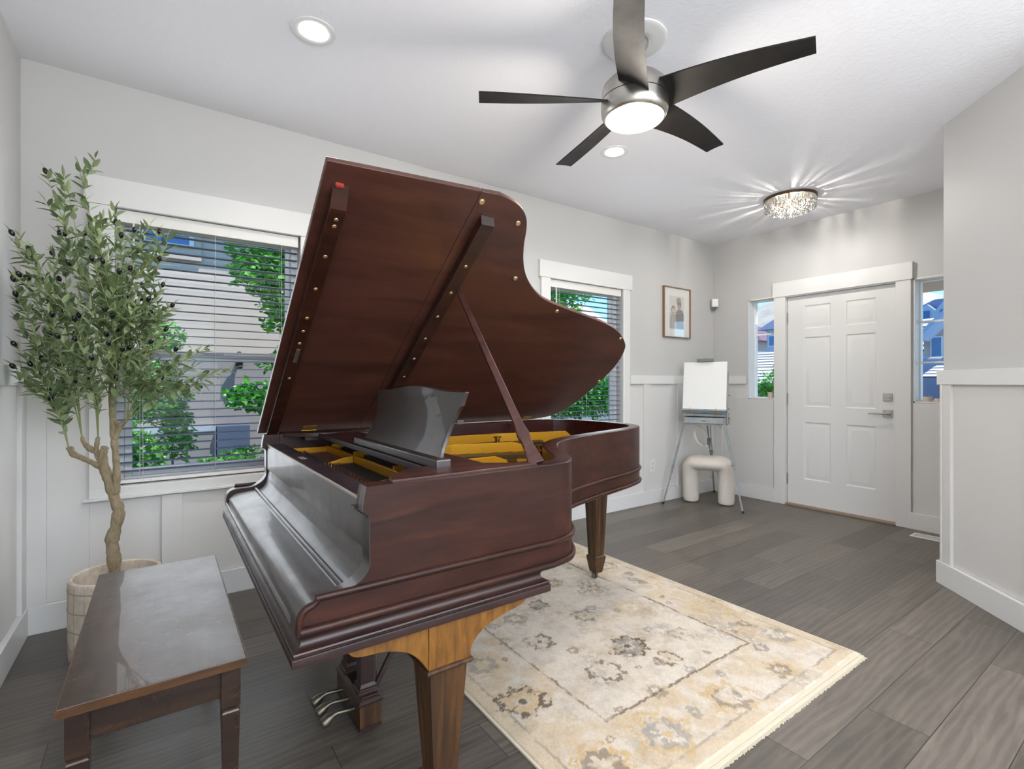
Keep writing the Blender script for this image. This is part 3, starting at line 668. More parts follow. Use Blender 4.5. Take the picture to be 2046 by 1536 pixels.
for i in range(64):
    for k in range(3):
        y = 1.235 + i * 0.0200 + rnd.uniform(-.002, .002); x = 0.500 + k * 0.022 + (i % 2) * 0.008
        pn.lathe([(0.0032, 0.851), (0.0032, 0.880)], (x, y, 0), 5)
s.build('strings', M['iron'], pno)['kind'] = 'stuff'
pn.build('tuning_pins', M['iron'], pno)['kind'] = 'stuff'
MB().box(0.580, 0.620, 1.23, 2.49, 0.8525, 0.862).build('string_felt', M['red_felt'], pno)
MB().box(0.585, 0.65, 1.62, 2.08, 0.862, 0.866).build('action_gap', M['black_felt'], pno)
MB().box(0.70, 0.76, 1.25, 2.42, 0.855, 0.895).build('damper_felts', M['black_felt'], pno)

# music desk
MB().box(0.612, 0.800, 1.245, 2.46, 0.944, 0.958).build('desk_shelf', M['mahogany_top'], pno, bevel=0.002)
MB().box(0.606, 0.614, 1.245, 2.46, 0.942, 0.962).build('shelf_rail', M['plum'], pno, bevel=0.002)
for y in (1.225, 2.47): MB().box(0.55, 0.95, y, y + 0.02, 0.93, 0.9565).build('desk_runner', M['mahogany_dark'], pno)
def zx(z): return 0.640 + 0.075 * (1 - (1 - min(max((z - 0.965) / 0.22, 0), 1)) ** 1.8)
d = MB(); zz_ = [0.985 + (1.190 - 0.985) * i / 14 for i in range(15)]
def halfw(z):
    k = [(0.985, .325), (0.992, .318), (1.01, .312), (1.05, .308), (1.09, .318), (1.125, .334), (1.133, .346), (1.150, .350), (1.172, .362), (1.176, .362), (1.19, .20)]
    for (a, b_), (c, e) in zip(k, k[1:]):
        if z <= c: return b_ + (e - b_) * (z - a) / (c - a)
    return k[-1][1]
yc = 1.612; rows = []
zs = [0.984, 0.995, 1.01, 1.03, 1.05, 1.07, 1.09, 1.11, 1.125, 1.133, 1.150, 1.165, 1.174]
arch = lambda t_: 1.174 + 0.017 * (math.cos(min(abs(t_) / 0.80, 1) * math.pi) * 0.5 + 0.5)
ns = 16
for zi in zs:
    hw = halfw(zi); row = []
    for j in range(ns + 1):
        t_ = -1 + 2 * j / ns; z = zi if zi < 1.1739 else arch(t_); row.append((t_ * hw, z))
    rows.append(row)
vs = []; fs = []
for side in (0, 1):
    for row in rows:
        for yy, z in row: vs.append((zx(z) + side * 0.013, yc + yy, z))
nr = len(rows); nc = ns + 1
for i in range(nr - 1):
    for j in range(ns):
        a = i * nc + j; fs.append((a, a + 1, a + nc + 1, a + nc)); b_ = a + nr * nc; fs.append((b_, b_ + nc, b_ + nc + 1, b_ + 1))
for i in range(nr - 1):
    for j in (0, ns): a = i * nc + j; b_ = a + nr * nc; fs.append((a, a + nc, b_ + nc, b_))
for j in range(ns):
    for i in (0, nr - 1): a = i * nc + j; b_ = a + nr * nc; fs.append((a, b_, b_ + 1, a + 1))
md = MB().add(vs, fs).build('music_desk', M['aged'], pno, smooth=40, bevel=0.0015)
MB().box(0.622, 0.668, yc - 0.365, yc + 0.365, 0.9585, 0.986).build('desk_foot', M['aged'], md, bevel=0.004)
for y in (yc - .2, yc + .2): MB().box(0.662, 0.70, y - .012, y + .012, 0.9585, 0.963).build('desk_hinge', M['old_brass'], md)

# lid: local frame of the open board
A = R(35); HY, HZ = 2.62, 0.967
def LP(x, v_, w_=0.0): return (x, HY - v_ * math.cos(A) + w_ * math.sin(A), HZ + v_ * math.sin(A) + w_ * math.cos(A))
fl_pts = [(0.371, -0.014), (0.371, 1.474), (0.8565, 1.500), (0.8565, -0.014)]
lidc = smooth_curve([(0.93, 1.505), (1.01, 1.487), (1.067, 1.451), (1.102, 1.401), (1.136, 1.325), (1.182, 1.245), (1.243, 1.172), (1.330, 1.103), (1.433, 1.053), (1.651, 1.000), (1.90, 0.943), (2.045, 0.888), (2.150, 0.820), (2.213, 0.758), (2.266, 0.642), (2.287, 0.511), (2.279, 0.322), (2.245, 0.144), (2.165, 0.028), (2.02, -0.014)], 5)
mn_pts = [(0.8580, -0.014), (0.8580, 1.500)] + lidc
lid = thing_child = bpy.data.objects.new('lid', None)
def lid_panel(name, poly, w0, w1, mt, parent):
    return MB().prism(poly, lambda a, b_: LP(a, b_, w0), lambda a, b_: LP(a, b_, w1)).build(name, M[mt], parent, smooth=40, bevel=0.0025)
bpy.data.objects.remove(lid)
main = lid_panel('lid', mn_pts, 0.0, 0.020, 'lid', pno)
flap = lid_panel('front_lid_flap', fl_pts, 0.0, 0.020, 'lid', pno)
def wedge(x0, x1, v0, v1, w, slope, name, mt, parent):
    return MB().loft([[LP(x0, v0, 0), LP(x1, v0, 0), LP(x1, v1 + 0, 0), LP(x0, v1, 0)], [LP(x0, v0, -w), LP(x1, v0, -w), LP(x1, v1 - slope, -w), LP(x0, v1 - slope, -w)]]).build(name, M[mt], parent, bevel=0.002)
bt = wedge(0.402, 0.450, -0.03, 1.408, 0.034, 0.062, 'batten', 'mahogany', flap)
MB().obox(LP(0.420, 1.408, -0.004), (1, 0, 0), (0, -math.cos(A), math.sin(A)), (0, math.sin(A), math.cos(A)), 0.012, 0.006, 0.006).build('felt_pad', M['red_felt'], flap, bevel=0.003)
b2 = wedge(0.897, 0.951, 0.34, 1.415, 0.030, 0.016, 'prop_batten', 'mahogany_dark', main)
rotL = Matrix(((1, 0, 0), (0, -math.cos(A), math.sin(A)), (0, math.sin(A), math.cos(A)))).transposed()
rotL = Matrix(((1, 0, 0), (0, -math.cos(A), math.sin(A)), (0, math.sin(A), math.cos(A))))
def disc(x, v_, w_, r, name, mt, parent, h=0.003):
    c = Vector(LP(x, v_, w_)); q = MB().lathe([(r, 0.001), (r, -h * .5), (r * .8, -h), (r * .3, -h)], c, 14, rot=rotL); return q.build(name, M[mt], parent, smooth=50)
for v_ in (1.357, 1.331, 1.203, 1.049, 0.894, 0.818, 0.743, 0.506): disc(0.428, v_ / 1.036, -0.034, 0.0065, 'screw', 'pale_brass', flap)
for v_ in (1.245, 1.099, 0.954, 0.807, 0.660, 0.516): disc(0.925, v_ / 1.033, -0.030, 0.0065, 'screw', 'pale_brass', main)
for x, v_ in ((0.874, 1.464), (1.052, 1.415), (1.525, .999), (2.097, .841), (2.268, .43), (1.19, 1.159)): disc(x, v_, 0, 0.0105, 'bumper', 'pale_brass', main, 0.006)
MB().obox(LP(0.430, 0.640, -0.0355), (1, 0, 0), (0, -math.cos(A), math.sin(A)), (0, math.sin(A), math.cos(A)), 0.007, 0.040, 0.0015).build('hook_plate', M['hinge'], flap)
MB().obox(LP(0.955, 0.36, -0.01), (1, 0, 0), (0, -1, 0), (0, 0, 1), 0.006, 0.012, 0.006).build('prop_socket', M['old_brass'], main)
for x in (0.60, 1.30, 1.95):
    h = MB().tube([(x - 0.035, HY + 0.004, HZ - 0.004), (x + 0.035, HY + 0.004, HZ - 0.004)], 0.005, 8); h.obox(LP(x, 0.018, -0.001), (1, 0, 0), (0, -math.cos(A), math.sin(A)), (0, math.sin(A), math.cos(A)), 0.032, 0.018, 0.0012); h.build('lid_hinge', M['brass'], pno, smooth=40)
h = MB().obox((1.42, 2.545, 0.972), (1, 0, 0), (0, 1, 0), (0, 0, 1), 0.022, 0.004, 0.012); h.build('lid_catch', M['old_brass'], pno)
# lid prop: shaped flat stick standing on the treble rim
pb_ = Vector((0.912, 1.172, 0.9595)); pt = Vector(LP(0.955, 1.075, -0.031)); ax = (pt - pb_); Lp = ax.length; ax.normalize()
sx = Vector((0.82, -0.57, 0)); sx = (sx - ax * sx.dot(ax)).normalized(); nx = ax.cross(sx)
prof = [(0.0, .024), (0.015, .0225), (0.04, .019), (0.06, .0165), (0.085, .016), (0.10, .0185), (0.112, .0195), (0.125, .0175), (0.15, .0145), (0.2, .0135), (0.4, .012), (Lp - .02, .0095), (Lp, .008)]
sec = []
for t_, w_ in prof:
    c = pb_ + ax * t_; sec.append([c - sx * w_ - nx * .008, c + sx * w_ - nx * .008, c + sx * w_ + nx * .008, c - sx * w_ + nx * .008])
MB().loft(sec).build('lid_prop', M['mahogany_top'], pno, bevel=0.002)

# legs
def flute(cx, cy, h, z):
    g = h * 0.05; s_ = [(-1, 0), (-.84, 0), (-.62, 1), (-.40, 1), (-.16, 0), (.16, 0), (.40, 1), (.62, 1), (.84, 0)]
    out = []
    for (ux, uy, nx_, ny_) in ((1, 0, 0, -1), (0, 1, 1, 0), (-1, 0, 0, 1), (0, -1, -1, 0)):
        for t_, dd in s_:
            out.append((cx + ux * h * t_ + nx_ * (h - g * dd), cy + uy * h * t_ + ny_ * (h - g * dd), z))
    return out
def piano_leg(cx, cy, ztop, h0, parent, mt, gz=0.0, block=True):
    lg = MB().loft([flute(cx, cy, h0, ztop), flute(cx, cy, h0 * .64, 0.155)])
    o = lg.build('leg', M[mt], parent)
    MB().loft([rect(cx, cy, h0 * .60, h0 * .60, .157), rect(cx, cy, h0 * .80, h0 * .80, .150), rect(cx, cy, h0 * .80, h0 * .80, .138), rect(cx, cy, h0 * .56, h0 * .56, .060), rect(cx, cy, h0 * .5, h0 * .5, .050)]).build('spade_foot', M[mt], o, bevel=0.0015)
    q = MB(); q.tube([(cx, cy, .052), (cx, cy, .034)], 0.009, 10); q.tube([(cx - .012, cy + .008, gz + .019), (cx - .012, cy - .008, gz + .019)], 0.0185, 18); q.obox((cx - .006, cy + .012, .033), (1, 0, 0), (0, 1, 0), (0, 0, 1), .008, .002, .014); q.obox((cx - .006, cy - .012, .033), (1, 0, 0), (0, 1, 0), (0, 0, 1), .008, .002, .014)
    q.build('caster', M['old_brass'], o, smooth=40)
    if block:
        MB().box(cx - .061, cx + .061, cy - .061, cy + .061, .468, .590).build('leg_block', M['oak_gold'], o, bevel=0.001)
        MB().loft([rect(cx, cy, .060, .060, .469), rect(cx, cy, .067, .067, .466), rect(cx, cy, .068, .068, .460), rect(cx, cy, .064, .064, .455), rect(cx, cy, .056, .056, .452)]).build('leg_collar', M['leg'], o, bevel=0.001)
    return o
for cy, sgn in ((1.217, 1), (2.530, -1)):
    o = piano_leg(0.616, cy, 0.455, 0.054, pno, 'leg')
    fb = [(0.555, .590), (0.555, .462)] + smooth_curve([(0.555, .466), (0.532, .500), (0.503, .527), (0.475, .540), (0.445, .549), (0.419, .553), (0.385, .556), (0.365, .562), (0.352, .575), (0.352, .590)], 4)
    rb = [(0.677, .590), (0.677, .462)] + smooth_curve([(0.677, .466), (0.680, .485), (0.690, .503), (0.706, .519), (0.735, .535), (0.787, .550), (0.835, .559), (0.855, .566), (0.868, .578), (0.868, .590)], 4)
    for nm, pr_ in (('leg_bracket', fb), ('leg_bracket', rb)): MB().py(pr_, cy - .058, cy + .052).build(nm, M['oak_gold'], o, smooth=40, bevel=0.0015)
o = piano_leg(2.165, 2.190, 0.600, 0.052, pno, 'leg', gz=0.012, block=False)
MB().loft([rect(2.165, 2.19, .050, .050, .585), rect(2.165, 2.19, .054, .054, .60), rect(2.165, 2.19, .072, .072, .625), rect(2.165, 2.19, .076, .076, .645)]).build('leg_capital', M['leg'], o)

# pedal lyre
ly = MB(); ly.box(0.546, 0.622, 1.669, 1.938, 0.030, 0.104); lyre = ly.build('pedal_box', M['leg'], pno, bevel=0.002)
c = lambda o_, z: [(0.546 - o_, 1.669 - o_, z), (0.622 + o_, 1.669 - o_, z), (0.622 + o_, 1.938 + o_, z), (0.546 - o_, 1.938 + o_, z)]
MB().loft([c(0.001, .103), c(.004, .108), c(.004, .113), c(-.003, .121), c(-.006, .123), c(-.010, .128)]).build('box_moulding', M['mahogany_dark'], lyre, smooth=30)
MB().loft([c(0.0, .018), c(0.0, .030)]).build('box_base', M['mahogany_dark'], lyre)
for y in (1.724, 1.883):
    MB().loft([rect(0.584, y, h_, h_, z) for h_, z in ((.036, .128), (.036, .136), (.030, .142), (.030, .150), (.024, .160), (.0235, .590))]).build('lyre_post', M['mahogany_dark'], lyre, bevel=0.001)
    MB().tube([(0.616, y, 0.120), (0.93, y + 0.01, 0.640)], 0.011, 4).build('brace', M['mahogany_dark'], lyre)
for y in (1.75, 1.803, 1.856): MB().tube([(0.632, y, 0.07), (0.632, y, 0.60)], 0.0028, 6).build('trap_rod', M['old_brass'], lyre, smooth=40)
for y in (1.737, 1.803, 1.869):
    P_ = smooth_curve([(0.556, y, .066), (0.520, y, .070), (0.490, y + .004, .070), (0.468, y + .008, .060), (0.452, y + .010, .050), (0.440, y + .010, .046)], 4); n_ = len(P_)
    us = [i / (n_ - 1) for i in range(n_)]; rs = [0.0075 + 0.0105 * max(0.0, 1 - ((u_ - .80) / .34) ** 2) if u_ < .97 else .007 for u_ in us]
    pd = MB().tube(P_, rs, 12); pd.v = [(x, y + (yy - y - .006) * 1.1 + .006, zz2) for x, yy, zz2 in pd.v]
    pd.build('pedal', M['old_brass'], lyre, smooth=60)

# ------------------------------------------------------------------ piano bench
BX, BY = -0.005, 1.915
t = thing('piano_bench', 'worn dark wooden piano bench with a scratched glossy top', 'bench', (BX, BY, 0))
MB().box(BX - .184, BX + .184, BY - .468, BY + .468, .470, .492).build('seat', M['bench_top'], t, bevel=0.002)
e = MB()
for a, b_, c_, d in ((BX - .1855, BX + .1855, BY - .4695, BY - .4675), (BX - .1855, BX - .1835, BY - .4675, BY + .4675), (BX + .1835, BX + .1855, BY - .4675, BY + .4675), (BX - .1855, BX + .1855, BY + .4675, BY + .4695)): e.box(a, b_, c_, d, .4705, .4905)
e.build('seat_edge', M['bench_edge'], t)
for s_ in (-1, 1):
    MB().box(BX - .130, BX + .130, BY + s_ * .432 - .009, BY + s_ * .432 + .009, .392, .470).build('apron', M['bench'], t, bevel=0.001)
    MB().box(BX + s_ * .148 - .009, BX + s_ * .148 + .009, BY - .42, BY + .42, .392, .470).build('apron', M['bench'], t, bevel=0.001)
for sx_ in (-1, 1):
    for sy_ in (-1, 1):
        cx, cy = BX + sx_ * .150, BY + sy_ * .430
        MB().loft([rect(cx, cy, .022, .022, .470), rect(cx, cy, .022, .022, .366), rect(cx, cy, .0185, .0185, .363), rect(cx, cy, .0185, .0185, .356), rect(cx, cy, .021, .021, .352), rect(cx, cy, .0135, .0135, 0)]).build('leg', M['bench'], t, bevel=0.0012)

# ------------------------------------------------------------------ rug with faded floral pattern (colours of the yarn per vertex)
def make_rug():
    import numpy as np
    rs = np.random.RandomState(4)
    x0, x1, y0, y1 = 0.960, 2.512, 0.925, 3.12; st = 0.0052
    nx = int((x1 - x0) / st); ny = int((y1 - y0) / st)
    X, Y = np.meshgrid(np.linspace(x0, x1, nx), np.linspace(y0, y1, ny))
    def vn(sc, seed, oct_=4):
        r = np.random.RandomState(seed); out = np.zeros_like(X); amp = 1; tot = 0
        for o in range(oct_):
            g = r.rand(int(4 / sc * 2 ** o) + 4, int(4 / sc * 2 ** o) + 4); u = (X - x0) / sc * 2 ** o; v = (Y - y0) / sc * 2 ** o
            i = np.clip(u.astype(int), 0, g.shape[1] - 2); j = np.clip(v.astype(int), 0, g.shape[0] - 2); fu = u - i; fv = v - j
            fu = fu * fu * (3 - 2 * fu); fv = fv * fv * (3 - 2 * fv)
            out += amp * ((g[j, i] * (1 - fu) + g[j, i + 1] * fu) * (1 - fv) + (g[j + 1, i] * (1 - fu) + g[j + 1, i + 1] * fu) * fv); tot += amp; amp *= .6
        return out / tot
    C = lambda h: np.array(srgb(h)[:3])
    cream, tan, gold, brown, grey = C('#c9bfb0'), C('#b8a68c'), C('#b89f78'), C('#6d5f52'), C('#827d78')
    col = np.ones(X.shape + (3,)) * cream
    def lay(maskv, c):
        nonlocal col
        mk = np.clip(maskv, 0, 1)[..., None]; col = col * (1 - mk) + c * mk
    wear = vn(0.22, 1); fine = vn(0.02, 2, 3); mid = vn(0.07, 3)
    lay((mid - .50) * 2.2 * (wear > .35), tan)
    lay((vn(.045, 31, 3) - .50) * 1.5, C('#a3988a')); lay((vn(.16, 33, 4) - .52) * 1.8 * (fine > .42), grey)
    inx = np.minimum(X - x0, x1 - X); iny = np.minimum(Y - y0, y1 - Y); d = np.minimum(inx, iny)
    jit = (fine - .5) * .016
    thr = np.clip((vn(0.12, 5) - .30) * 4, 0.15, 1)
    lay(((d + jit < .055)) * .45 * thr, gold); lay((abs(d + jit - .060) < .005) * .5 * thr, brown)
    border = (d > .06) & (d < .30)
    lay(border * np.clip((vn(.1, 9) - .46) * 3.2, 0, .42), gold)
    lay((abs(d + jit - .312) < .013) * .55 * thr, tan); lay((abs(d + jit - .318) < .0055) * .85 * thr, brown)
    def flower(cx, cy, r, c1, c2, s=1.0, a=1.0, pet=8):
        dx, dy = X - cx, (Y - cy) * a; rr = np.sqrt(dx * dx + dy * dy) / r; th = np.arctan2(dy, dx)
        w = 1 + .14 * np.cos(pet * th) + (fine - .5) * .9 + (mid - .5) * .35
        g = np.clip((vn(.035, int(cx * 100 + cy * 37) % 999 + 10, 3) - .30) * 5, 0, 1)
        lay((abs(rr - .92 * w) < .16) * s * g, c1); lay((abs(rr - .55 * w) < .20) * s * .75 * g, c2); lay((rr < .20 * w) * s * g, c1); lay((abs(rr - 1.2 * w) < .10) * s * .4 * g, tan)
    F = [(1.10, 1.50, .085, brown, gold, 1), (1.105, 1.79, .085, tan, grey, .8), (1.42, 1.80, .06, brown, tan, .8), (1.72, 1.54, .085, brown, grey, 1), (1.50, 1.46, .07, brown, cream, .8), (1.79, 1.37, .05, brown, tan, .9),
         (1.77, 1.87, .055, grey, tan, .9), (2.03, 1.80, .09, tan, gold, .7), (2.37, 1.55, .08, gold, tan, .8), (2.38, 1.20, .09, tan, grey, .8), (2.10, 1.05, .06, gold, brown, .8), (1.76, 1.06, .09, gold, brown, .8),
         (1.40, 1.08, .10, gold, grey, .8), (2.37, 1.95, .07, tan, gold, .7), (2.36, 2.3, .06, brown, tan, .7), (1.90, 2.28, .055, grey, brown, .8), (1.65, 2.10, .05, brown, grey, .8), (1.46, 2.05, .055, grey, brown, .7), (1.56, 1.25, .05, tan, brown, .7),
         (1.12, 1.10, .09, gold, brown, .9), (2.04, 2.12, .05, brown, tan, .6), (2.02, 1.47, .055, grey, tan, .7), (1.08, 2.08, .07, brown, gold, .8), (1.45, 2.4, .06, grey, brown, .8), (1.75, 2.5, .08, brown, tan, .8), (1.1, 2.4, .08, tan, gold, .8), (2.38, 2.65, .08, tan, gold, .8), (1.9, 2.72, .06, grey, tan, .8)]
    for cx, cy, r, c1, c2, s in F: flower(cx, cy, r, c1, c2, s)
    for k in range(90):
        cx = x0 + .08 + rs.rand() * (x1 - x0 - .16); cy = y0 + .08 + rs.rand() * (y1 - y0 - .16); r = .012 + rs.rand() * .018
        dx, dy = X - cx, Y - cy; rr = np.sqrt(dx * dx + dy * dy) / r; lay((abs(rr - .7 - (fine - .5) * 1.6) < .35) * .55, [brown, grey, tan][k % 3])
    col *= (1 + (rs.rand(*X.shape) - .5) * .16)[..., None]; col *= (1 + (fine - .5) * .12)[..., None]
    z = .011 + .0012 * (rs.rand(*X.shape)); z[0, :] = z[-1, :] = .003; z[:, 0] = z[:, -1] = .003
    co = np.stack([X, Y, z], -1).reshape(-1, 3)
    me = bpy.data.meshes.new('rug'); me.vertices.add(nx * ny); me.vertices.foreach_set('co', (co - np.array([1.736, 2.02, 0])).ravel())
    idx = np.arange(nx * ny).reshape(ny, nx); q = np.stack([idx[:-1, :-1], idx[:-1, 1:], idx[1:, 1:], idx[1:, :-1]], -1).reshape(-1, 4); nf = len(q)
    me.loops.add(nf * 4); me.loops.foreach_set('vertex_index', q.ravel()); me.polygons.add(nf); me.polygons.foreach_set('loop_start', np.arange(nf) * 4); me.polygons.foreach_set('loop_total', np.full(nf, 4)); me.update(calc_edges=True)
    ca = me.color_attributes.new('yarn', 'FLOAT_COLOR', 'POINT'); ca.data.foreach_set('color', np.concatenate([col.reshape(-1, 3), np.ones((nx * ny, 1))], 1).ravel())
    m = mat('rug_yarn', '#d6cbb9', 0.95, spec=0.15); N, L, b = nodes(m); at = N.new('ShaderNodeAttribute'); at.attribute_name = 'yarn'; L.new(at.outputs['Color'], b.inputs['Base Color'])
    me.materials.append(m); return me
t = thing('area_rug', 'cream and tan rug with faded floral pattern under the piano', 'rug', (1.736, 2.02, 0))
pile = bpy.data.objects.new('pile', make_rug()); COL.objects.link(pile); pile.parent = t
e = MB(); rc = random.Random(2)
e.box(0.952, 0.962, 0.925, 3.12, 0.0005, 0.0085); e.box(2.510, 2.520, 0.925, 3.12, 0.0005, 0.0085)
M['fringe'] = mat('rug_fringe', '#cabfa9', 0.9)
e.build('binding', M['fringe'], t, bevel=0.001)
for ya, sg in ((0.927, -1), (3.118, 1)):
    f = MB(); f.box(0.954, 2.518, min(ya, ya + sg * .016), max(ya, ya + sg * .016), 0.0005, 0.008)
    f.box(0.956, 2.516, min(ya + sg * .018, ya + sg * .030), max(ya + sg * .018, ya + sg * .030), 0.0005, 0.0055)
    for i in range(250):
        x = 0.958 + i * 0.00622; f.box(x, x + .0042, min(ya + sg * .028, ya + sg * (.038 + rc.random() * .006)), max(ya + sg * .028, ya + sg * (.038 + rc.random() * .006)), 0.0005, 0.003)
    f.build('fringe', M['fringe'], t)

# ------------------------------------------------------------------ olive tree in its pot
PX, PY = -0.165, 2.818
t = thing('plant_pot', 'beige clay planter with grid grooves standing behind the bench', 'plant pot', (PX, PY, 0))
pp = MB(); n = 48
prof = [(.130, 0.0), (.150, .012), (.160, .04), (.163, .10)] + [(.164, .10 + .24 * i / 10) for i in range(1, 11)] + [(.165, .352), (.163, .362), (.156, .367), (.148, .362), (.145, .350), (.143, .26)]
pp.lathe(prof, (PX, PY, 0), 64); pot = pp.build('pot', M['pot'], t, smooth=35)
g = MB()
for z in (.085, .165, .245, .325): g.lathe([(.1645, z - .003), (.1662, z - .001), (.1662, z + .001), (.1645, z + .003)], (PX, PY, 0), 64, cap=False)
for k in range(20):
    a = 2 * math.pi * k / 20; c_, s_ = math.cos(a), math.sin(a); g.tube([(PX + .1655 * c_ * q, PY + .1655 * s_ * q, z) for q, z in ((.965, .03), (.985, .06), (.992, .15), (.996, .25), (.999, .35))], .0012, 4)
g.build('grooves', mat('groove_shadow_clay', '#9c8c7a', 0.8), t)
MB().lathe([(.143, .262), (.143, .275), (.07, .280), (.01, .282)], (PX, PY, 0), 32).build('soil', mat('foam_soil', '#8d7a58', 0.95), t)
tree = thing('olive_tree', 'artificial olive tree with thin grey green leaves and black olives', 'tree', (PX, PY, .27))
rnd = random.Random(21)
def knobby(pts, r, seed, sub=5, amp=0.16):
    P_ = smooth_curve(pts, sub); m_ = len(P_); rq = random.Random(seed); rr = []
    for i in range(m_):
        u = i / (m_ - 1) * (len(r) - 1); k = min(int(u), len(r) - 2); rr.append((r[k] + (r[k + 1] - r[k]) * (u - k)) * (1 + rq.uniform(-amp, amp)))
    return P_, rr
def V(px_, py_, dd=2.21):   # canopy measured on a vertical plane dd metres in front of the camera
    f = (px_ - 1023) / 995; u = -(py_ - 765) / 995; F_ = (math.cos(YAW), math.sin(YAW)); R_ = (math.sin(YAW), -math.cos(YAW))
    return Vector((dd * (F_[0] + f * R_[0]), dd * (F_[1] + f * R_[1]), 1.2 + u * dd))
tr = MB()
P_, r_ = knobby([V(229, 1165), V(229, 1130), V(226, 1100), V(224, 1078), V(232, 1050), V(237, 1020), V(228, 992), V(218, 960), V(208, 932), V(206, 905), V(210, 893)], [.024, .024, .026, .025, .022, .023, .021, .020, .018, .017, .015], 4)
tr.tube(P_, r_, 12); tr.build('trunk', M['bark'], tree, smooth=70)
for k, (pts, r) in enumerate([
    ([V(232, 985), V(233, 950), V(230, 900), V(226, 860), V(223, 800), V(220, 720, 2.25)], [.015, .014, .013, .013, .011, .009]),
    ([V(228, 880), V(238, 856), V(245, 846), V(254, 838)], [.011, .011, .012, .007]),
    ([V(240, 858), V(232, 845), V(226, 838)], [.009, .008, .006]),
    ([V(206, 935), V(180, 922), V(160, 913), V(145, 906), V(137, 893)], [.013, .012, .012, .013, .009]),
    ([V(146, 906), V(144, 892)], [.007, .005]),
    ([V(207, 912), V(190, 902), V(176, 893), V(168, 884), V(164, 872)], [.011, .011, .012, .009, .007]),
    ([V(206, 930), V(197, 915), V(192, 905), V(194, 885), V(196, 873)], [.011, .011, .009, .009, .007])]):
    P_, r_ = knobby(pts, r, 10 + k); MB().tube(P_, r_, 9).build('branch', M['bark'], tree, smooth=70)
leafM = MB(); stemM = MB(); olives = []
def leaf(m_, base, d, L_, W_, up):
    d = d.normalized(); s_ = d.cross(up); s_ = s_.normalized() if s_.length > 1e-4 else d.orthogonal().normalized(); nn = s_.cross(d)
    q = [base, base + d * L_ * .3 + s_ * W_ * .5 + nn * .002, base + d * L_ * .3 - s_ * W_ * .5 + nn * .002, base + d * L_ * .68 + s_ * W_ * .42 - nn * L_ * .03, base + d * L_ * .68 - s_ * W_ * .42 - nn * L_ * .03, base + d * L_ - nn * L_ * .13, base + d * L_ * .3 - nn * .0015, base + d * L_ * .68 - nn * (L_ * .03 + .0015)]
    m_.add(q, [(0, 1, 6), (0, 6, 2), (1, 3, 7, 6), (6, 7, 4, 2), (3, 5, 7), (7, 5, 4)])
def clampP(p): return Vector((max(p.x, XL + .055), min(p.y, YW - .05), p.z))
def leafy(pts, seed, dens, start=0.15, Lm=.064):
    rq = random.Random(seed); P2 = smooth_curve(pts, 10); tot = sum((P2[i + 1] - P2[i]).length for i in range(len(P2) - 1)); acc = 0; nxt = tot * start; k = 0
    stemM.tube(P2, [.0026 - .0017 * i / (len(P2) - 1) for i in range(len(P2))], 5)
    for i in range(len(P2) - 1):
        seg = P2[i + 1] - P2[i]; acc += seg.length
        while acc > nxt:
            u = nxt / tot; t_ = seg.normalized(); o_ = t_.orthogonal().normalized(); a = k * 1.57 + rq.uniform(-.6, .6)
            for sg in (0, math.pi):
                if rq.random() < .93:
                    w_ = Matrix.Rotation(a + sg, 3, t_) @ o_; d = (t_ * .85 + w_ * rq.uniform(.6, 1.1) + Vector((0, 0, rq.uniform(-.15, .15))))
                    b0_ = P2[i]; L_ = Lm * rq.uniform(.7, 1.2) * (1.05 - .25 * u); tip = b0_ + d.normalized() * L_
                    if tip.x > XL + .03 and tip.y < YW - .045: leaf(leafM, b0_, d, L_, .0205 * rq.uniform(.75, 1.15), Vector((rq.uniform(-.5, .5), rq.uniform(-.5, .5), 1)))
            nxt += dens; k += 1
    leaf(leafM, P2[-1], P2[-1] - P2[-2], Lm * .8, .011, Vector((0, 0, 1)))
    return P2
src = [V(137, 893), V(164, 872), V(196, 873), V(226, 838), V(254, 838), V(220, 740), V(223, 800), V(210, 893)]
tips = [(22, 468, 2.02, 5), (60, 500, 2.06, 6), (92, 345, 2.16, 5), (157, 332, 2.20, 5), (178, 420, 2.1, 5), (268, 462, 2.24, 5), (318, 465, 2.26, 6), (318, 520, 2.2, 6), (342, 612, 2.2, 6), (408, 745, 2.22, 4), (350, 700, 2.1, 4), (22, 560, 2.03, 0), (28, 690, 2.05, 0), (70, 590, 2.1, 1), (62, 730, 2.1, 0), (95, 790, 2.15, 0), (185, 520, 2.0, 6), (240, 560, 2.35, 6), (295, 600, 2.1, 6), (130, 470, 2.2, 1), (150, 640, 2.0, 2), (100, 670, 2.0, 1), (330, 660, 2.25, 4), (215, 620, 2.05, 5), (180, 740, 2.0, 2), (245, 700, 2.0, 3), (120, 560, 2.25, 2), (260, 540, 2.15, 3), (60, 640, 2.15, 1), (205, 440, 2.2, 6), (375, 770, 2.2, 4), (290, 690, 2.3, 4), (140, 400, 2.2, 5), (300, 760, 2.2, 4)]
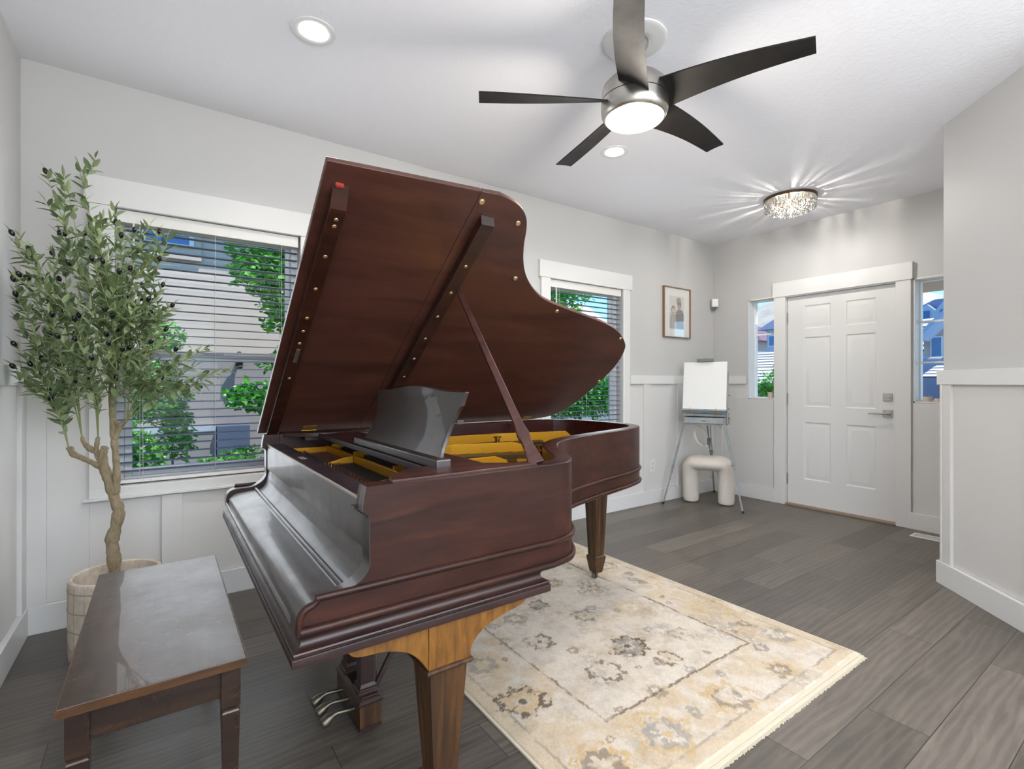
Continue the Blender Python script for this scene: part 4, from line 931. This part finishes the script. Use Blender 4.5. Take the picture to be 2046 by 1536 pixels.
for i, (px_, py_, dd, si) in enumerate(tips):
    a0 = src[si]; b0_ = clampP(V(px_, py_, dd)); mid_ = a0.lerp(b0_, .45) + Vector((rnd.uniform(-.04, .04), rnd.uniform(-.05, .05), rnd.uniform(0, .07)))
    P2 = leafy([a0, clampP(mid_), b0_], 100 + i, .032, .30)
    for k in range(5 if i % 2 else 4):
        j = int(len(P2) * (0.38 + .12 * k + rnd.uniform(-.03, .03))); j = min(j, len(P2) - 3); bs = P2[j]; t_ = (P2[j + 1] - P2[j]).normalized()
        w_ = Matrix.Rotation(rnd.uniform(0, 6.28), 3, t_) @ t_.orthogonal().normalized(); ln = rnd.uniform(.11, .19)
        e_ = clampP(bs + (t_ * .95 + w_ * .62 + Vector((0, 0, .12))).normalized() * ln); Q = leafy([bs, clampP(bs.lerp(e_, .5) + w_ * .012), e_], 500 + i * 7 + k, .026, .15, .066)
        if rnd.random() < .45: olives.append((Q[-1], (Q[-1] - Q[-3]).normalized()))
    if rnd.random() < .8: olives.append((b0_, (P2[-1] - P2[-3]).normalized()))
    if rnd.random() < .5: j = int(len(P2) * .6); olives.append((P2[j] + Vector((rnd.uniform(-.02, .02), rnd.uniform(-.02, .02), .01)), Vector((rnd.uniform(-.5, .5), rnd.uniform(-.5, .5), -.8)).normalized()))
stemM.build('stems', M['olive_stem'], tree, smooth=70)
leafM.build('leaves', M['olive_leaf'], tree)
ol = None
for p, d in olives[:90]:
    p = clampP(p)
    if ol is None:
        ol = MB().ball(tree.location, .0095, .0095, .0145, 10, 7).build('olive', M['olive_fruit'], tree, smooth=70); o_ = ol
    else: o_ = copy_child(ol, tree)
    o_.location = p + d * .008 - tree.location; o_.rotation_euler = d.to_track_quat('Z', 'Y').to_euler()

# ------------------------------------------------------------------ boucle stool
t = thing('boucle_stool', 'cream boucle arch stool standing under the easel', 'stool', (4.485, 2.97, 0))
la, lb = Vector((4.415, 3.085, 0)), Vector((4.545, 2.82, 0)); dr = (lb - la).normalized(); sd = Vector((-dr.y, dr.x, 0)); ctr = (la + lb) / 2
path = [(-.165, 0.0, .066, .070), (-.165, .02, .076, .078), (-.167, .10, .078, .080), (-.168, .22, .080, .086), (-.168, .31, .084, .100), (-.162, .365, .092, .120), (-.138, .395, .086, .142), (-.07, .399, .077, .160), (0, .400, .074, .164), (.07, .399, .077, .160), (.138, .395, .086, .142), (.162, .365, .092, .120), (.168, .31, .084, .100), (.168, .22, .080, .086), (.167, .10, .078, .080), (.165, .02, .076, .078), (.165, 0, .068, .072)]
secs = []
for i, (u, z, rv, rh) in enumerate(path):
    a = path[max(i - 1, 0)]; b_ = path[min(i + 1, len(path) - 1)]; tg = (dr * (b_[0] - a[0]) + Vector((0, 0, b_[1] - a[1]))).normalized()
    if i in (0, 1, len(path) - 1, len(path) - 2): tg = Vector((0, 0, 1 if i < 5 else -1))
    nv = tg.cross(sd).normalized(); c_ = ctr + dr * u + Vector((0, 0, z)); sec = []
    for k in range(24):
        th = 2 * math.pi * k / 24; sec.append(c_ + nv * rv * math.cos(th) + sd * rh * math.sin(th))
    secs.append(sec)
st_ = MB().loft(secs).build('cushioned_body', M['boucle'], t, smooth=70)
sb = st_.modifiers.new('sub', 'SUBSURF'); sb.levels = 1; sb.render_levels = 2

# ------------------------------------------------------------------ easel with blank canvas
e1 = Vector((0.407, -0.913, 0)); nn_ = Vector((0.913, 0.407, 0)); EC = Vector((4.335, 2.905, 0)); up = Vector((0, 0, 1))
es = thing('sketch_box_easel', 'pale blue grey box easel on three splayed legs in the corner', 'easel', (4.45, 2.97, 0))
def E(u, w_, z): return EC + e1 * u + nn_ * w_ + up * z
def eb(u0, u1, w0, w1, z0, z1): return MB().obox(E((u0 + u1) / 2, (w0 + w1) / 2, (z0 + z1) / 2), e1, nn_, up, (u1 - u0) / 2, (w1 - w0) / 2, (z1 - z0) / 2)
eb(-.195, .195, .012, .28, .785, .862).build('sketch_box', M['easel'], es, bevel=0.003)
dw = eb(-.185, .178, -.012, .013, .805, .858).build('drawer', M['easel'], es, bevel=0.002)
eb(-.018, .018, -.018, -.011, .826, .836).build('drawer_clasp', M['brass'], dw, bevel=0.002)
eb(-.197, .192, .02, .28, .872, .898).build('box_lid', M['easel'], es, bevel=0.003)
tr_ = eb(-.205, .205, -.02, .055, .908, .930).build('canvas_tray', M['easel_dark'], es, bevel=0.003)
eb(-.21, .205, -.026, .02, .931, .942).build('tray_lip', M['easel'], tr_, bevel=0.002)
for u in (-.125, .115):
    q = MB().tube([E(u, -.025, .905), E(u, -.025, .965)], .002, 6); q.obox(E(u, -.03, .916), e1, nn_, up, .012, .003, .006); q.build('wing_screw', M['brass'], es, smooth=40)
lean = lambda z: .012 + (z - .94) * .16
mast = MB(); mast.loft([[E(a, lean(z) + .035 + b_, z) for a, b_ in ((-.02, 0), (.02, 0), (.02, .018), (-.02, .018))] for z in (.88, 1.44)]); mast.build('mast', M['easel_dark'], es, bevel=0.002)
q = MB(); q.obox(E(.0, lean(1.42) - .0, 1.425), e1, nn_, up, .078, .022, .016); q.tube([E(0, lean(1.42), 1.44), E(0, lean(1.42), 1.448)], .006, 8); q.build('top_clamp', M['easel_metal'], es, bevel=0.004)
sp = MB(); sp.loft([[E(.197 + a, .06 + (z - .80) * .10 + b_, z) for a, b_ in ((0, 0), (.012, 0), (.012, .022), (0, .022))] for z in (.80, 1.31)]); sp.build('side_strut', M['easel'], es, bevel=0.001)
for z in (.86, .95, 1.08): MB().tube([E(.205, .07 + (z - .8) * .1, z), E(.226, .07 + (z - .8) * .1, z)], .006, 8).build('knob', M['brass'], es, smooth=40)
for z in (.835,): MB().tube([E(-.2, .06, z), E(-.222, .06, z)], .005, 8).build('knob', M['brass'], es, smooth=40)
def leg_(a, b_, joint, nm='easel_leg'):
    a, b_ = Vector(a), Vector(b_); d = (b_ - a); s_ = d.cross(up).normalized(); q = MB(); j = a + d * joint
    for o_ in (-.011, .011): q.tube([a + s_ * o_, j + s_ * o_], .005, 4)
    q.tube([j - d * .08, j + d * .02], .012, 4); q.tube([j, b_ - d.normalized() * .02], .0085, 4)
    o = q.build(nm, M['easel'], es)
    MB().tube([b_ - d.normalized() * .022, b_], .010, 8).build('rubber_tip', M['rubber'], o, smooth=40)
    MB().tube([j - d * .05 - s_ * .02, j - d * .05 + s_ * .025], .005, 8).build('knob', M['brass'], o, smooth=40)
fl, fr, rr_ = Vector((4.072, 3.185, 0)), Vector((4.372, 2.525, 0)), Vector((4.975, 3.205, 0))
leg_(E(-.190, .03, .80), fl, .60); leg_(E(.185, .03, .80), fr, .52)
leg_(E(-.0, .25, .86), rr_, .50)
ct = E(.015, .22, .60); MB().obox(ct, e1, nn_, up, .022, .010, .045).build('leg_bracket', M['easel_metal'], es, bevel=0.003)
MB().tube([E(.02, .05, .79), ct], .006, 4).build('leg_stay', M['easel_metal'], es)
sm = smooth_curve([E(-.10, .20, .79), E(-.135, .19, .70), E(-.10, .18, .60), E(-.03, .20, .555), E(.0, .22, .60), E(-.02, .21, .66), E(-.09, .19, .77)], 6)
MB().loft([[p + nn_ * .001 + up * -.0, p + e1 * .022 + nn_ * .001, p + e1 * .022 - nn_ * .001, p - nn_ * .001] for p in sm]).build('strap', M['strap'], es, smooth=60)
sm2 = smooth_curve([E(.10, .2, .79), E(.13, .2, .74), E(.185, .18, .80)], 6)
MB().loft([[p + nn_ * .001, p + e1 * .018 + nn_ * .001, p + e1 * .018 - nn_ * .001, p - nn_ * .001] for p in sm2]).build('strap', M['strap'], es, smooth=60)
cv = MB().loft([[E(a, lean(z) + b_, z) for a, b_ in ((-.205, 0), (.200, 0), (.200, .020), (-.205, .020))] for z in (.944, 1.408)])
tag(cv.build('blank_canvas', M['canvas'], None, bevel=0.002), 'blank white stretched canvas clamped on the blue grey easel', 'canvas')

# ------------------------------------------------------------------ framed photo
fx0, fx1, fz0, fz1 = 4.183, 4.625, 1.672, 2.196; fy = YW - 0.026
t = thing('framed_photo', 'thin brown frame with wide white mat around a photo of two people', 'picture', ((fx0 + fx1) / 2, YW - .01, (fz0 + fz1) / 2))
f = MB(); k = .010
for a, b_, c_, d in ((fx0, fx0 + k, fz0, fz1), (fx1 - k, fx1, fz0, fz1), (fx0 + k, fx1 - k, fz0, fz0 + k), (fx0 + k, fx1 - k, fz1 - k, fz1)): f.box(a, b_, fy, YW - .001, c_, d)
f.build('frame', mat('walnut_frame', '#8a6a4e', 0.35, 0.2), t, bevel=0.0015)
MB().box(fx0 + k, fx1 - k, YW - .010, YW - .004, fz0 + k, fz1 - k).build('mat_board', mat('white_mat', '#e4e2de', 0.8), t)
ph = MB().box(4.285, 4.520, YW - .0115, YW - .0098, 1.765, 2.105).build('photo_print', mat('photo_paper', '#d0cec8', 0.6), t)
def ell(cx, cz, rx, rz, y, name, col, n=24, lo=0, hi=2 * math.pi):
    p_ = [(cx + rx * math.cos(lo + (hi - lo) * i / n), cz + rz * math.sin(lo + (hi - lo) * i / n)) for i in range(n if hi - lo > 6 else n + 1)]
    return MB().py(p_, y, y + .0004).build(name, mat(name + '_ink', col, 0.6), ph)
ell(4.345, 1.960, .034, .045, YW - .0119, 'dark_hair', '#8d7d70'); ell(4.347, 1.948, .026, .034, YW - .0124, 'face', '#c9b1a0')
ell(4.435, 2.055, .040, .040, YW - .0119, 'cap', '#a59a8c'); ell(4.445, 2.020, .033, .050, YW - .0124, 'face', '#b08f79')
for cx in (4.430, 4.462): ell(cx, 2.030, .016, .014, YW - .0129, 'sunglass_lens', '#5f7fa6')
MB().py([(4.290, 1.765), (4.290, 1.86), (4.305, 1.905), (4.345, 1.920), (4.385, 1.900), (4.395, 1.86), (4.395, 1.765)], YW - .0127, YW - .0122).build('pale_sweater', mat('sweater_ink', '#b6ada3', 0.6), ph)
MB().py([(4.385, 1.765), (4.385, 1.93), (4.41, 1.968), (4.445, 1.975), (4.49, 1.965), (4.515, 1.93), (4.518, 1.765)], YW - .0122, YW - .0117).build('grey_jacket', mat('jacket_ink', '#8f8d8a', 0.6), ph)
MB().box(fx0 + k, fx1 - k, fy + .004, fy + .006, fz0 + k, fz1 - k).build('glass', glass_mat('picture_glass', (1, 1, 1, 1), 0.10), t)

# candles on the sidelight sills
wax = mat('beige_candle_wax', '#c9b3a1', 0.6)
def candle(x, y, z, r, h, label, grp=None):
    o = thing('pillar_candle', label, 'candle', (x, y, z), grp)
    MB().lathe([(r, 0), (r, h - .003), (r - .003, h), (.004, h - .002)], (x, y, z), 24).build('wax', wax, o, smooth=40)
    MB().tube([(x, y, z + h - .003), (x, y, z + h + .006)], .0012, 5).build('wick', M['rubber'], o)
candle(5.115, 2.660, SL[2] + .0125, .026, .060, 'beige candle on the sill of the left sidelight')
candle(5.115, 1.376, SR[2] + .0125, .030, .040, 'wider beige candle on the sill of the right sidelight')
candle(5.125, 1.312, SR[2] + .0125, .026, .026, 'short beige candle beside the wider one on the right sill')

# ------------------------------------------------------------------ outdoors
M['stucco'] = painted('beige_stucco', '#c2b1a2', 30, 0.3, 0.9)
M['stucco_blue_shade'] = painted('blue_shade_stucco', '#a3b2c2', 30, 0.2, 0.9)  # bluish shade on the house fronts put into the stucco colour
M['stucco_tan'] = painted('tan_stucco', '#b9ab9e', 30, 0.2, 0.9)
M['tile'] = mat('concrete_roof_tile', '#c9c2c0', 0.7); M['tile_gap'] = mat('tile_gap', '#55525c', 0.9)
M['ext_white'] = mat('exterior_white', '#dcdcdc', 0.6); M['ext_glass'] = mat('house_window_glass', '#3b6aa0', 0.12)
M['lawn'] = mat('ground', '#8f8b7e', 0.95); M['stone'] = mat('porch_stone', '#8d8a8c', 0.9)
def hill_mat():
    m = mat('dry_hill', '#b7aa98', 0.95); N, L, b = nodes(m); v = coords(N, L, (1, 1, 1)); L.new(ramp(N, L, noise(N, L, v, 0.12, 8, .7), [(.35, '#9a9282'), (.6, '#c4b9a8')]), b.inputs['Base Color']); return m
M['hill'] = hill_mat()
g = MB().box(-30, 120, 3.46, 90, -0.9, -0.6); g.box(5.31, 120, -40, 3.46, -0.9, -0.6)
struct(g.build('ground', M['lawn']), 'bare ground outside the house')
h = MB(); rows = []
rh = random.Random(5)
for i in range(12):
    x = 75 + i * 5; rows.append([(x, -10 + j * 6, -0.7 + 25.0 * (1 - (1 - i / 11) ** 2) * (0.80 + .16 * math.sin(j * .7 + 1) + .05 * rh.random())) for j in range(16)])
vs = [p for r in rows for p in r]; fs = [(i * 16 + j, i * 16 + j + 1, (i + 1) * 16 + j + 1, (i + 1) * 16 + j) for i in range(11) for j in range(15)]
struct(h.add(vs, fs).build('hillside', M['hill'], smooth=60), 'dry pale hillside beyond the houses')

# neighbour's stucco house beside the windows
nb = thing('neighbour_house', 'beige stucco house close outside the left window', 'house', (0.0, 9.0, -0.6))
MB().box(-6, 4.6, 7.3, 12, -0.6, 3.75).build('wall', M['stucco'], nb)
MB().loft([[(-6.6, 6.84, 3.72), (5.2, 6.84, 3.72), (5.2, 12.5, 3.72), (-6.6, 12.5, 3.72)], [(-6.6, 6.84, 3.90), (5.2, 6.84, 3.90), (5.2, 12.5, 3.90), (-6.6, 12.5, 3.90)], [(-5, 9.3, 5.2), (3.6, 9.3, 5.2), (3.6, 9.9, 5.2), (-5, 9.9, 5.2)]]).build('roof', M['tile'], nb)
o = MB().box(-.30, .40, 7.245, 7.30, 2.70, 3.70).build('window_trim', M['stucco_tan'], nb, bevel=0.005)
MB().box(-.22, .32, 7.225, 7.25, 2.84, 3.60).build('window_frame', M['ext_white'], o); MB().box(-.17, .27, 7.218, 7.226, 2.88, 3.56).build('pane', M['ext_glass'], o)
MB().box(0.56, 0.92, 7.14, 7.30, -0.6, 0.66).build('column', mat('blue_grey_column', '#6f7688', 0.8), nb)  # one flat blue-grey colour over the whole column
MB().box(-1.0, 0.55, 7.22, 7.30, 0.60, 0.67).build('ledge', M['ext_white'], nb); MB().box(-2.0, 0.55, 7.24, 7.30, -.6, .60).build('lower_wall', M['stucco_tan'], nb)
MB().box(-.25, -.13, 7.2, 7.24, .30, .46).build('meter_box', M['ext_white'], nb)
t = thing('wall_lantern', 'black lantern on the stucco wall outside the left window', 'lantern', (0.80, 7.18, 1.55))
MB().lathe([(.075, 1.52), (.04, 1.57), (.01, 1.60)], (.80, 7.14, 0), 6).build('lantern_cap', M['rubber'], t); MB().lathe([(.035, 1.38), (.05, 1.51)], (.80, 7.14, 0), 6).build('lantern_body', M['dark'], t); MB().box(.78, .82, 7.14, 7.30, 1.46, 1.50).build('bracket', M['rubber'], t)

# foliage
def foliage(name, label, cat, blobs, n, mt, size, trunk=None, seed=1, loc=None):
    c0_ = loc or (blobs[0][0], blobs[0][1], -0.6); o = thing(name, label, cat, c0_); q = random.Random(seed); m_ = MB(); tw = sum(b_[3] * b_[4] * b_[5] for b_ in blobs)
    for bx, by, bz_, rx, ry, rz in blobs:
        cnt = int(n * (rx * ry * rz) / tw)
        for _ in range(cnt):
            while True:
                p = Vector((q.uniform(-1, 1), q.uniform(-1, 1), q.uniform(-1, 1)))
                if p.length < 1: break
            if p.length < .5 and q.random() < .6: p = p.normalized() * q.uniform(.6, 1)
            jt = 1 + .12 * math.sin(p.x * 9 + bz_) * math.sin(p.z * 8)
            pos = Vector((bx + p.x * rx * jt, by + p.y * ry * jt, bz_ + p.z * rz * jt)); d = Vector((q.uniform(-1, 1), q.uniform(-1, .4), q.uniform(-.9, .5))).normalized(); s_ = size * q.uniform(.6, 1.2)
            u = Vector((q.uniform(-.4, .4), q.uniform(-1, 0), q.uniform(.3, 1))).normalized(); w_ = d.cross(u); w_ = w_.normalized() if w_.length > .01 else d.orthogonal().normalized(); nn2 = w_.cross(d)
            m_.add([pos, pos + d * s_ * .45 + w_ * s_ * .38, pos + d * s_, pos + d * s_ * .45 - w_ * s_ * .38, pos + d * s_ * .5 - nn2 * s_ * .10], [(0, 1, 4), (1, 2, 4), (2, 3, 4), (3, 0, 4)])
    m_.build('leaves', mt, o)
    if trunk:
        for tr2 in trunk:
            r0 = tr2[0]; MB().tube(smooth_curve(tr2[1:], 4), r0, 8).build('trunk', M['bark'], o, smooth=60)
foliage('leafy_tree', 'bright green leafy tree outside the left window, upper right', 'tree',
        [(1.05, 5.7, 2.52, .52, .35, .34), (1.35, 5.7, 2.05, .55, .4, .42), (1.45, 5.6, 1.60, .42, .35, .30), (0.78, 5.5, 2.30, .26, .25, .20), (1.25, 5.6, 2.95, .8, .4, .3), (1.1, 5.5, 1.42, .3, .25, .13), (1.75, 5.7, 2.5, .5, .45, .7), (1.15, 5.4, 1.05, .42, .3, .24), (0.72, 5.3, 1.08, .26, .25, .14), (1.5, 5.4, 1.1, .3, .25, .3)],
        14000, M['tree_leaf'], .078, [[.035, (1.6, 5.8, -.6), (1.5, 5.75, .8), (1.35, 5.7, 1.8), (1.0, 5.7, 2.7)], [.018, (1.4, 5.7, 1.7), (1.1, 5.6, 2.2), (.8, 5.5, 2.4)]], 7)
foliage('climbing_shrub', 'thin leafy shrub outside the left window, middle left', 'shrub',
        [(0.03, 6.3, 1.66, .18, .14, .20), (0.02, 6.2, 1.02, .24, .18, .24), (0.12, 6.2, .66, .18, .15, .27), (-.05, 6.2, 1.30, .22, .15, .12), (-.27, 6.2, 1.1, .2, .2, .3)],
        2200, M['bush_leaf'], .062, [[.010, (.1, 6.2, -.6), (.08, 6.2, .7), (.02, 6.3, 1.7)]], 9)
foliage('garden_bush', 'low bright green bush along the bottom of the left window', 'bush',
        [(-.22, 5.2, .48, .24, .2, .38), (.05, 5.1, .25, .40, .25, .20), (.42, 5.1, .35, .30, .25, .22), (.75, 5.2, .30, .35, .25, .18), (1.05, 5.2, .34, .3, .25, .22), (.62, 5.3, .50, .15, .15, .12)],
        8000, M['bush_leaf'], .058, [[.012, (.3, 5.1, -.6), (.3, 5.1, .3)]], 11)
foliage('street_tree', 'green tree with blue sky behind it outside the right hand window', 'tree',
        [(5.15, 6.4, 2.78, .55, .4, .28), (5.75, 6.4, 2.72, .40, .35, .16), (5.0, 6.3, 2.35, .5, .4, .25), (5.6, 6.4, 2.42, .28, .3, .14), (5.9, 6.1, 1.15, .42, .4, .32), (5.4, 6.1, 1.0, .6, .4, .40), (6.2, 6.2, .95, .35, .3, .38), (4.6, 6.2, 1.9, .5, .4, .8)],
        9000, M['tree_leaf'], .080, [[.04, (5.0, 6.3, -.6), (5.0, 6.3, 1.4), (5.3, 6.4, 2.6)], [.015, (5.2, 6.35, 2.1), (5.6, 6.4, 2.5), (6.0, 6.4, 2.75)]], 13)
far = thing('distant_house', 'pale house roof seen low through the right hand window', 'house', (21, 27, -.6))
MB().box(17.5, 26, 24, 31, -.6, 4.3).build('wall', M['stucco'], far)
MB().loft([[(17, 23.5, 4.3), (26.5, 23.5, 4.3), (26.5, 31.5, 4.3), (17, 31.5, 4.3)], [(19, 26, 6.8), (24.5, 26, 6.8), (24.5, 29, 6.8), (19, 29, 6.8)]]).build('roof', M['tile'], far)

# houses seen through the sidelights; tiled roofs are real stepped courses
def tiled(name, parent, x0, x1, y0, y1, z0, z1, n, slant=0.0):
    m_ = MB(); g_ = MB()
    for i in range(n):
        a, c_ = i / n, (i + 1) / n; xa, xb = x0 + (x1 - x0) * a, x0 + (x1 - x0) * c_; za, zb2 = z0 + (z1 - z0) * a, z0 + (z1 - z0) * c_; ya, yb2 = y0 + slant * a, y1
        th = (zb2 - za) * .34
        m_.loft([[(xa - .02, ya, za + th), (xa - .02, yb2, za + th), (xb, yb2, zb2 + th * .2), (xb, ya, zb2 + th * .2)], [(xa - .02, ya, za + th * .95 - .02), (xa - .02, yb2, za + th * .95 - .02), (xb, yb2, zb2 - .02), (xb, ya, zb2 - .02)]])
        g_.box(xa, xa + .03, ya, yb2, za - .03, za + th - .02)
    o = m_.build(name, M['tile'], parent); g_.build('course_gaps', M['tile_gap'], o); return o
lh = thing('low_tiled_house', 'white tiled roof just outside the left sidelight', 'house', (27, 14, -.6))
MB().box(24.3, 29.5, 10, 19, -.6, 1.15).build('wall', M['stone'], lh); tiled('roof', lh, 24, 30, 9.8, 19, 1.15, 3.05, 11)
bh = thing('shaded_gabled_house', 'blue-shaded house with pitched roof high in the left sidelight', 'house', (49, 18, -.6))
MB().box(44, 54, 15, 23.2, -.6, 6.0).build('wall', M['stucco_blue_shade'], bh)
MB().loft([[(43.5, 14.6, 5.9), (54.5, 14.6, 5.9), (54.5, 23.8, 5.9), (43.5, 23.8, 5.9)], [(46, 17, 9.6), (52, 17, 9.6), (52, 19, 9.6), (46, 19, 9.6)]]).build('roof', mat('blue_shade_roof', '#76829a', 0.8), bh)  # roof colour carries the same bluish shade
for z in (3.2, 4.9): o = MB().box(43.9, 44, 22.45, 23.0, z - .5, z + .5).build('window_frame', M['ext_white'], bh); MB().box(43.86, 43.91, 22.52, 22.93, z - .42, z + .42).build('pane', M['ext_glass'], o)
wh = thing('brown_roof_house', 'small brown roofed house low on the hill in the left sidelight', 'house', (60, 34, -.6))
MB().box(58, 66, 31.6, 40, -.6, 6.2).build('wall', M['stucco_tan'], wh); MB().loft([[(57.6, 31, 6.2), (66.5, 31, 6.2), (66.5, 40.5, 6.2), (57.6, 40.5, 6.2)], [(61, 34, 8.4), (63, 34, 8.4), (63, 37, 8.4), (61, 37, 8.4)]]).build('roof', mat('brown_shingle', '#77606a', 0.9), wh)
f = MB()
for i in range(34): f.box(40, 40.06, 21.0 + i * .16, 21.0 + i * .16 + .13, -.6, 3.7 + (i * .02))
tag(f.build('vinyl_fence', M['ext_white']), 'white vinyl fence below the blue-shaded house', 'fence')
foliage('hedge', 'dark green hedge in front of the white fence', 'hedge', [(36, 18.6, 1.1, .6, 1.4, 2.0), (36, 20.5, .9, .6, 1.2, 1.7)], 900, M['bush_leaf'], .35, None, 15, (36, 19, -.6))
foliage('potted_bush', 'light green bush close outside the left sidelight', 'bush', [(7.0, 3.62, 1.20, .22, .16, .18), (7.0, 3.50, 1.42, .14, .10, .08), (7.1, 3.55, 1.05, .3, .2, .15), (7.3, 3.52, 1.95, .16, .07, .22), (7.3, 3.53, 1.66, .14, .07, .07), (7.0, 3.72, .95, .3, .3, .3)], 1500, M['bush_leaf'], .06, [[.008, (7.2, 3.4, -.6), (7.25, 3.42, 1.2), (7.3, 3.45, 2.1)]], 17, (7.1, 3.5, -.6))
gh = thing('gabled_house', 'gabled house in blue grey shade seen through the right sidelight', 'house', (42, 10, -.6))
MB().px([(6, -.6), (10.95, -.6), (10.95, 4.0), (9.0, 6.1), (6, 3.6)], 40, 50).build('wall', M['stucco_tan'], gh)
o = MB().box(39.9, 40, 9.98, 10.60, 2.8, 4.15).build('window_frame', M['ext_white'], gh); MB().box(39.86, 39.92, 10.06, 10.52, 2.9, 4.05).build('pane', M['ext_glass'], o)
for y_, z_, x_ in ((11.25, 3.95, 38.8), (10.35, 4.15, 37.6)):
    MB().prism([(y_, z_), (y_, z_ - .38), (9.0 - (11.25 - y_), z_ + 2.05), (9.0 - (11.25 - y_), z_ + 2.43)], lambda a, b_: (x_, a, b_), lambda a, b_: (x_ + 1.2, a, b_)).build('roof_slope', M['stucco_blue_shade'], gh)
tiled('roof', gh, 41, 44.5, 10.3, 14, 3.3, 5.75, 7)
tiled('porch_roof', gh, 30.5, 33, 5.0, 8.5, 1.48, 2.10, 4, .0); tiled('garage_roof', gh, 37, 39.4, 9.75, 12, 2.25, 2.85, 4)
MB().box(34, 40, 5.0, 9.9, -.6, 2.5).build('lower_wall', mat('blue_shade_siding', '#8f9cb2', 0.9), gh)
MB().box(31, 33, 7.45, 7.60, -.6, 1.45).build('porch_post', M['ext_white'], gh); MB().box(31.5, 33, 7.65, 8.05, -.6, 1.45).build('stone_pier', M['stone'], gh)
uh = thing('twin_gable_house', 'pale blue-shaded house with two gables at the top of the right sidelight', 'house', (62, 17, -.6))
MB().px([(11, -.6), (18, -.6), (18, 8.0), (17.0, 8.15), (16.2, 8.75), (15.55, 8.1), (15.0, 8.85), (14.3, 8.1), (11, 8.0)], 60, 68).build('wall', M['stucco_blue_shade'], uh)
MB().px([(18.6, 7.9), (15.9, 9.25), (11, 9.35), (11, 7.9)], 61, 69).build('roof', mat('shaded_gable_roof', '#78849e', 0.8), uh)  # bluish shade put into this roof colour too
for y in (16.2, 14.95): MB().box(59.9, 60, y - .22, y + .22, 7.3, 8.1).build('window_frame', M['ext_glass'], uh)
MB().box(5.24, 7.6, 0.2, 2.6, 2.30, 2.42).build('ceiling_porch', M['stucco_tan'])
bpy.data.objects['ceiling_porch'].name = 'porch_soffit'; struct(bpy.data.objects['porch_soffit'], 'porch soffit outside the front door')
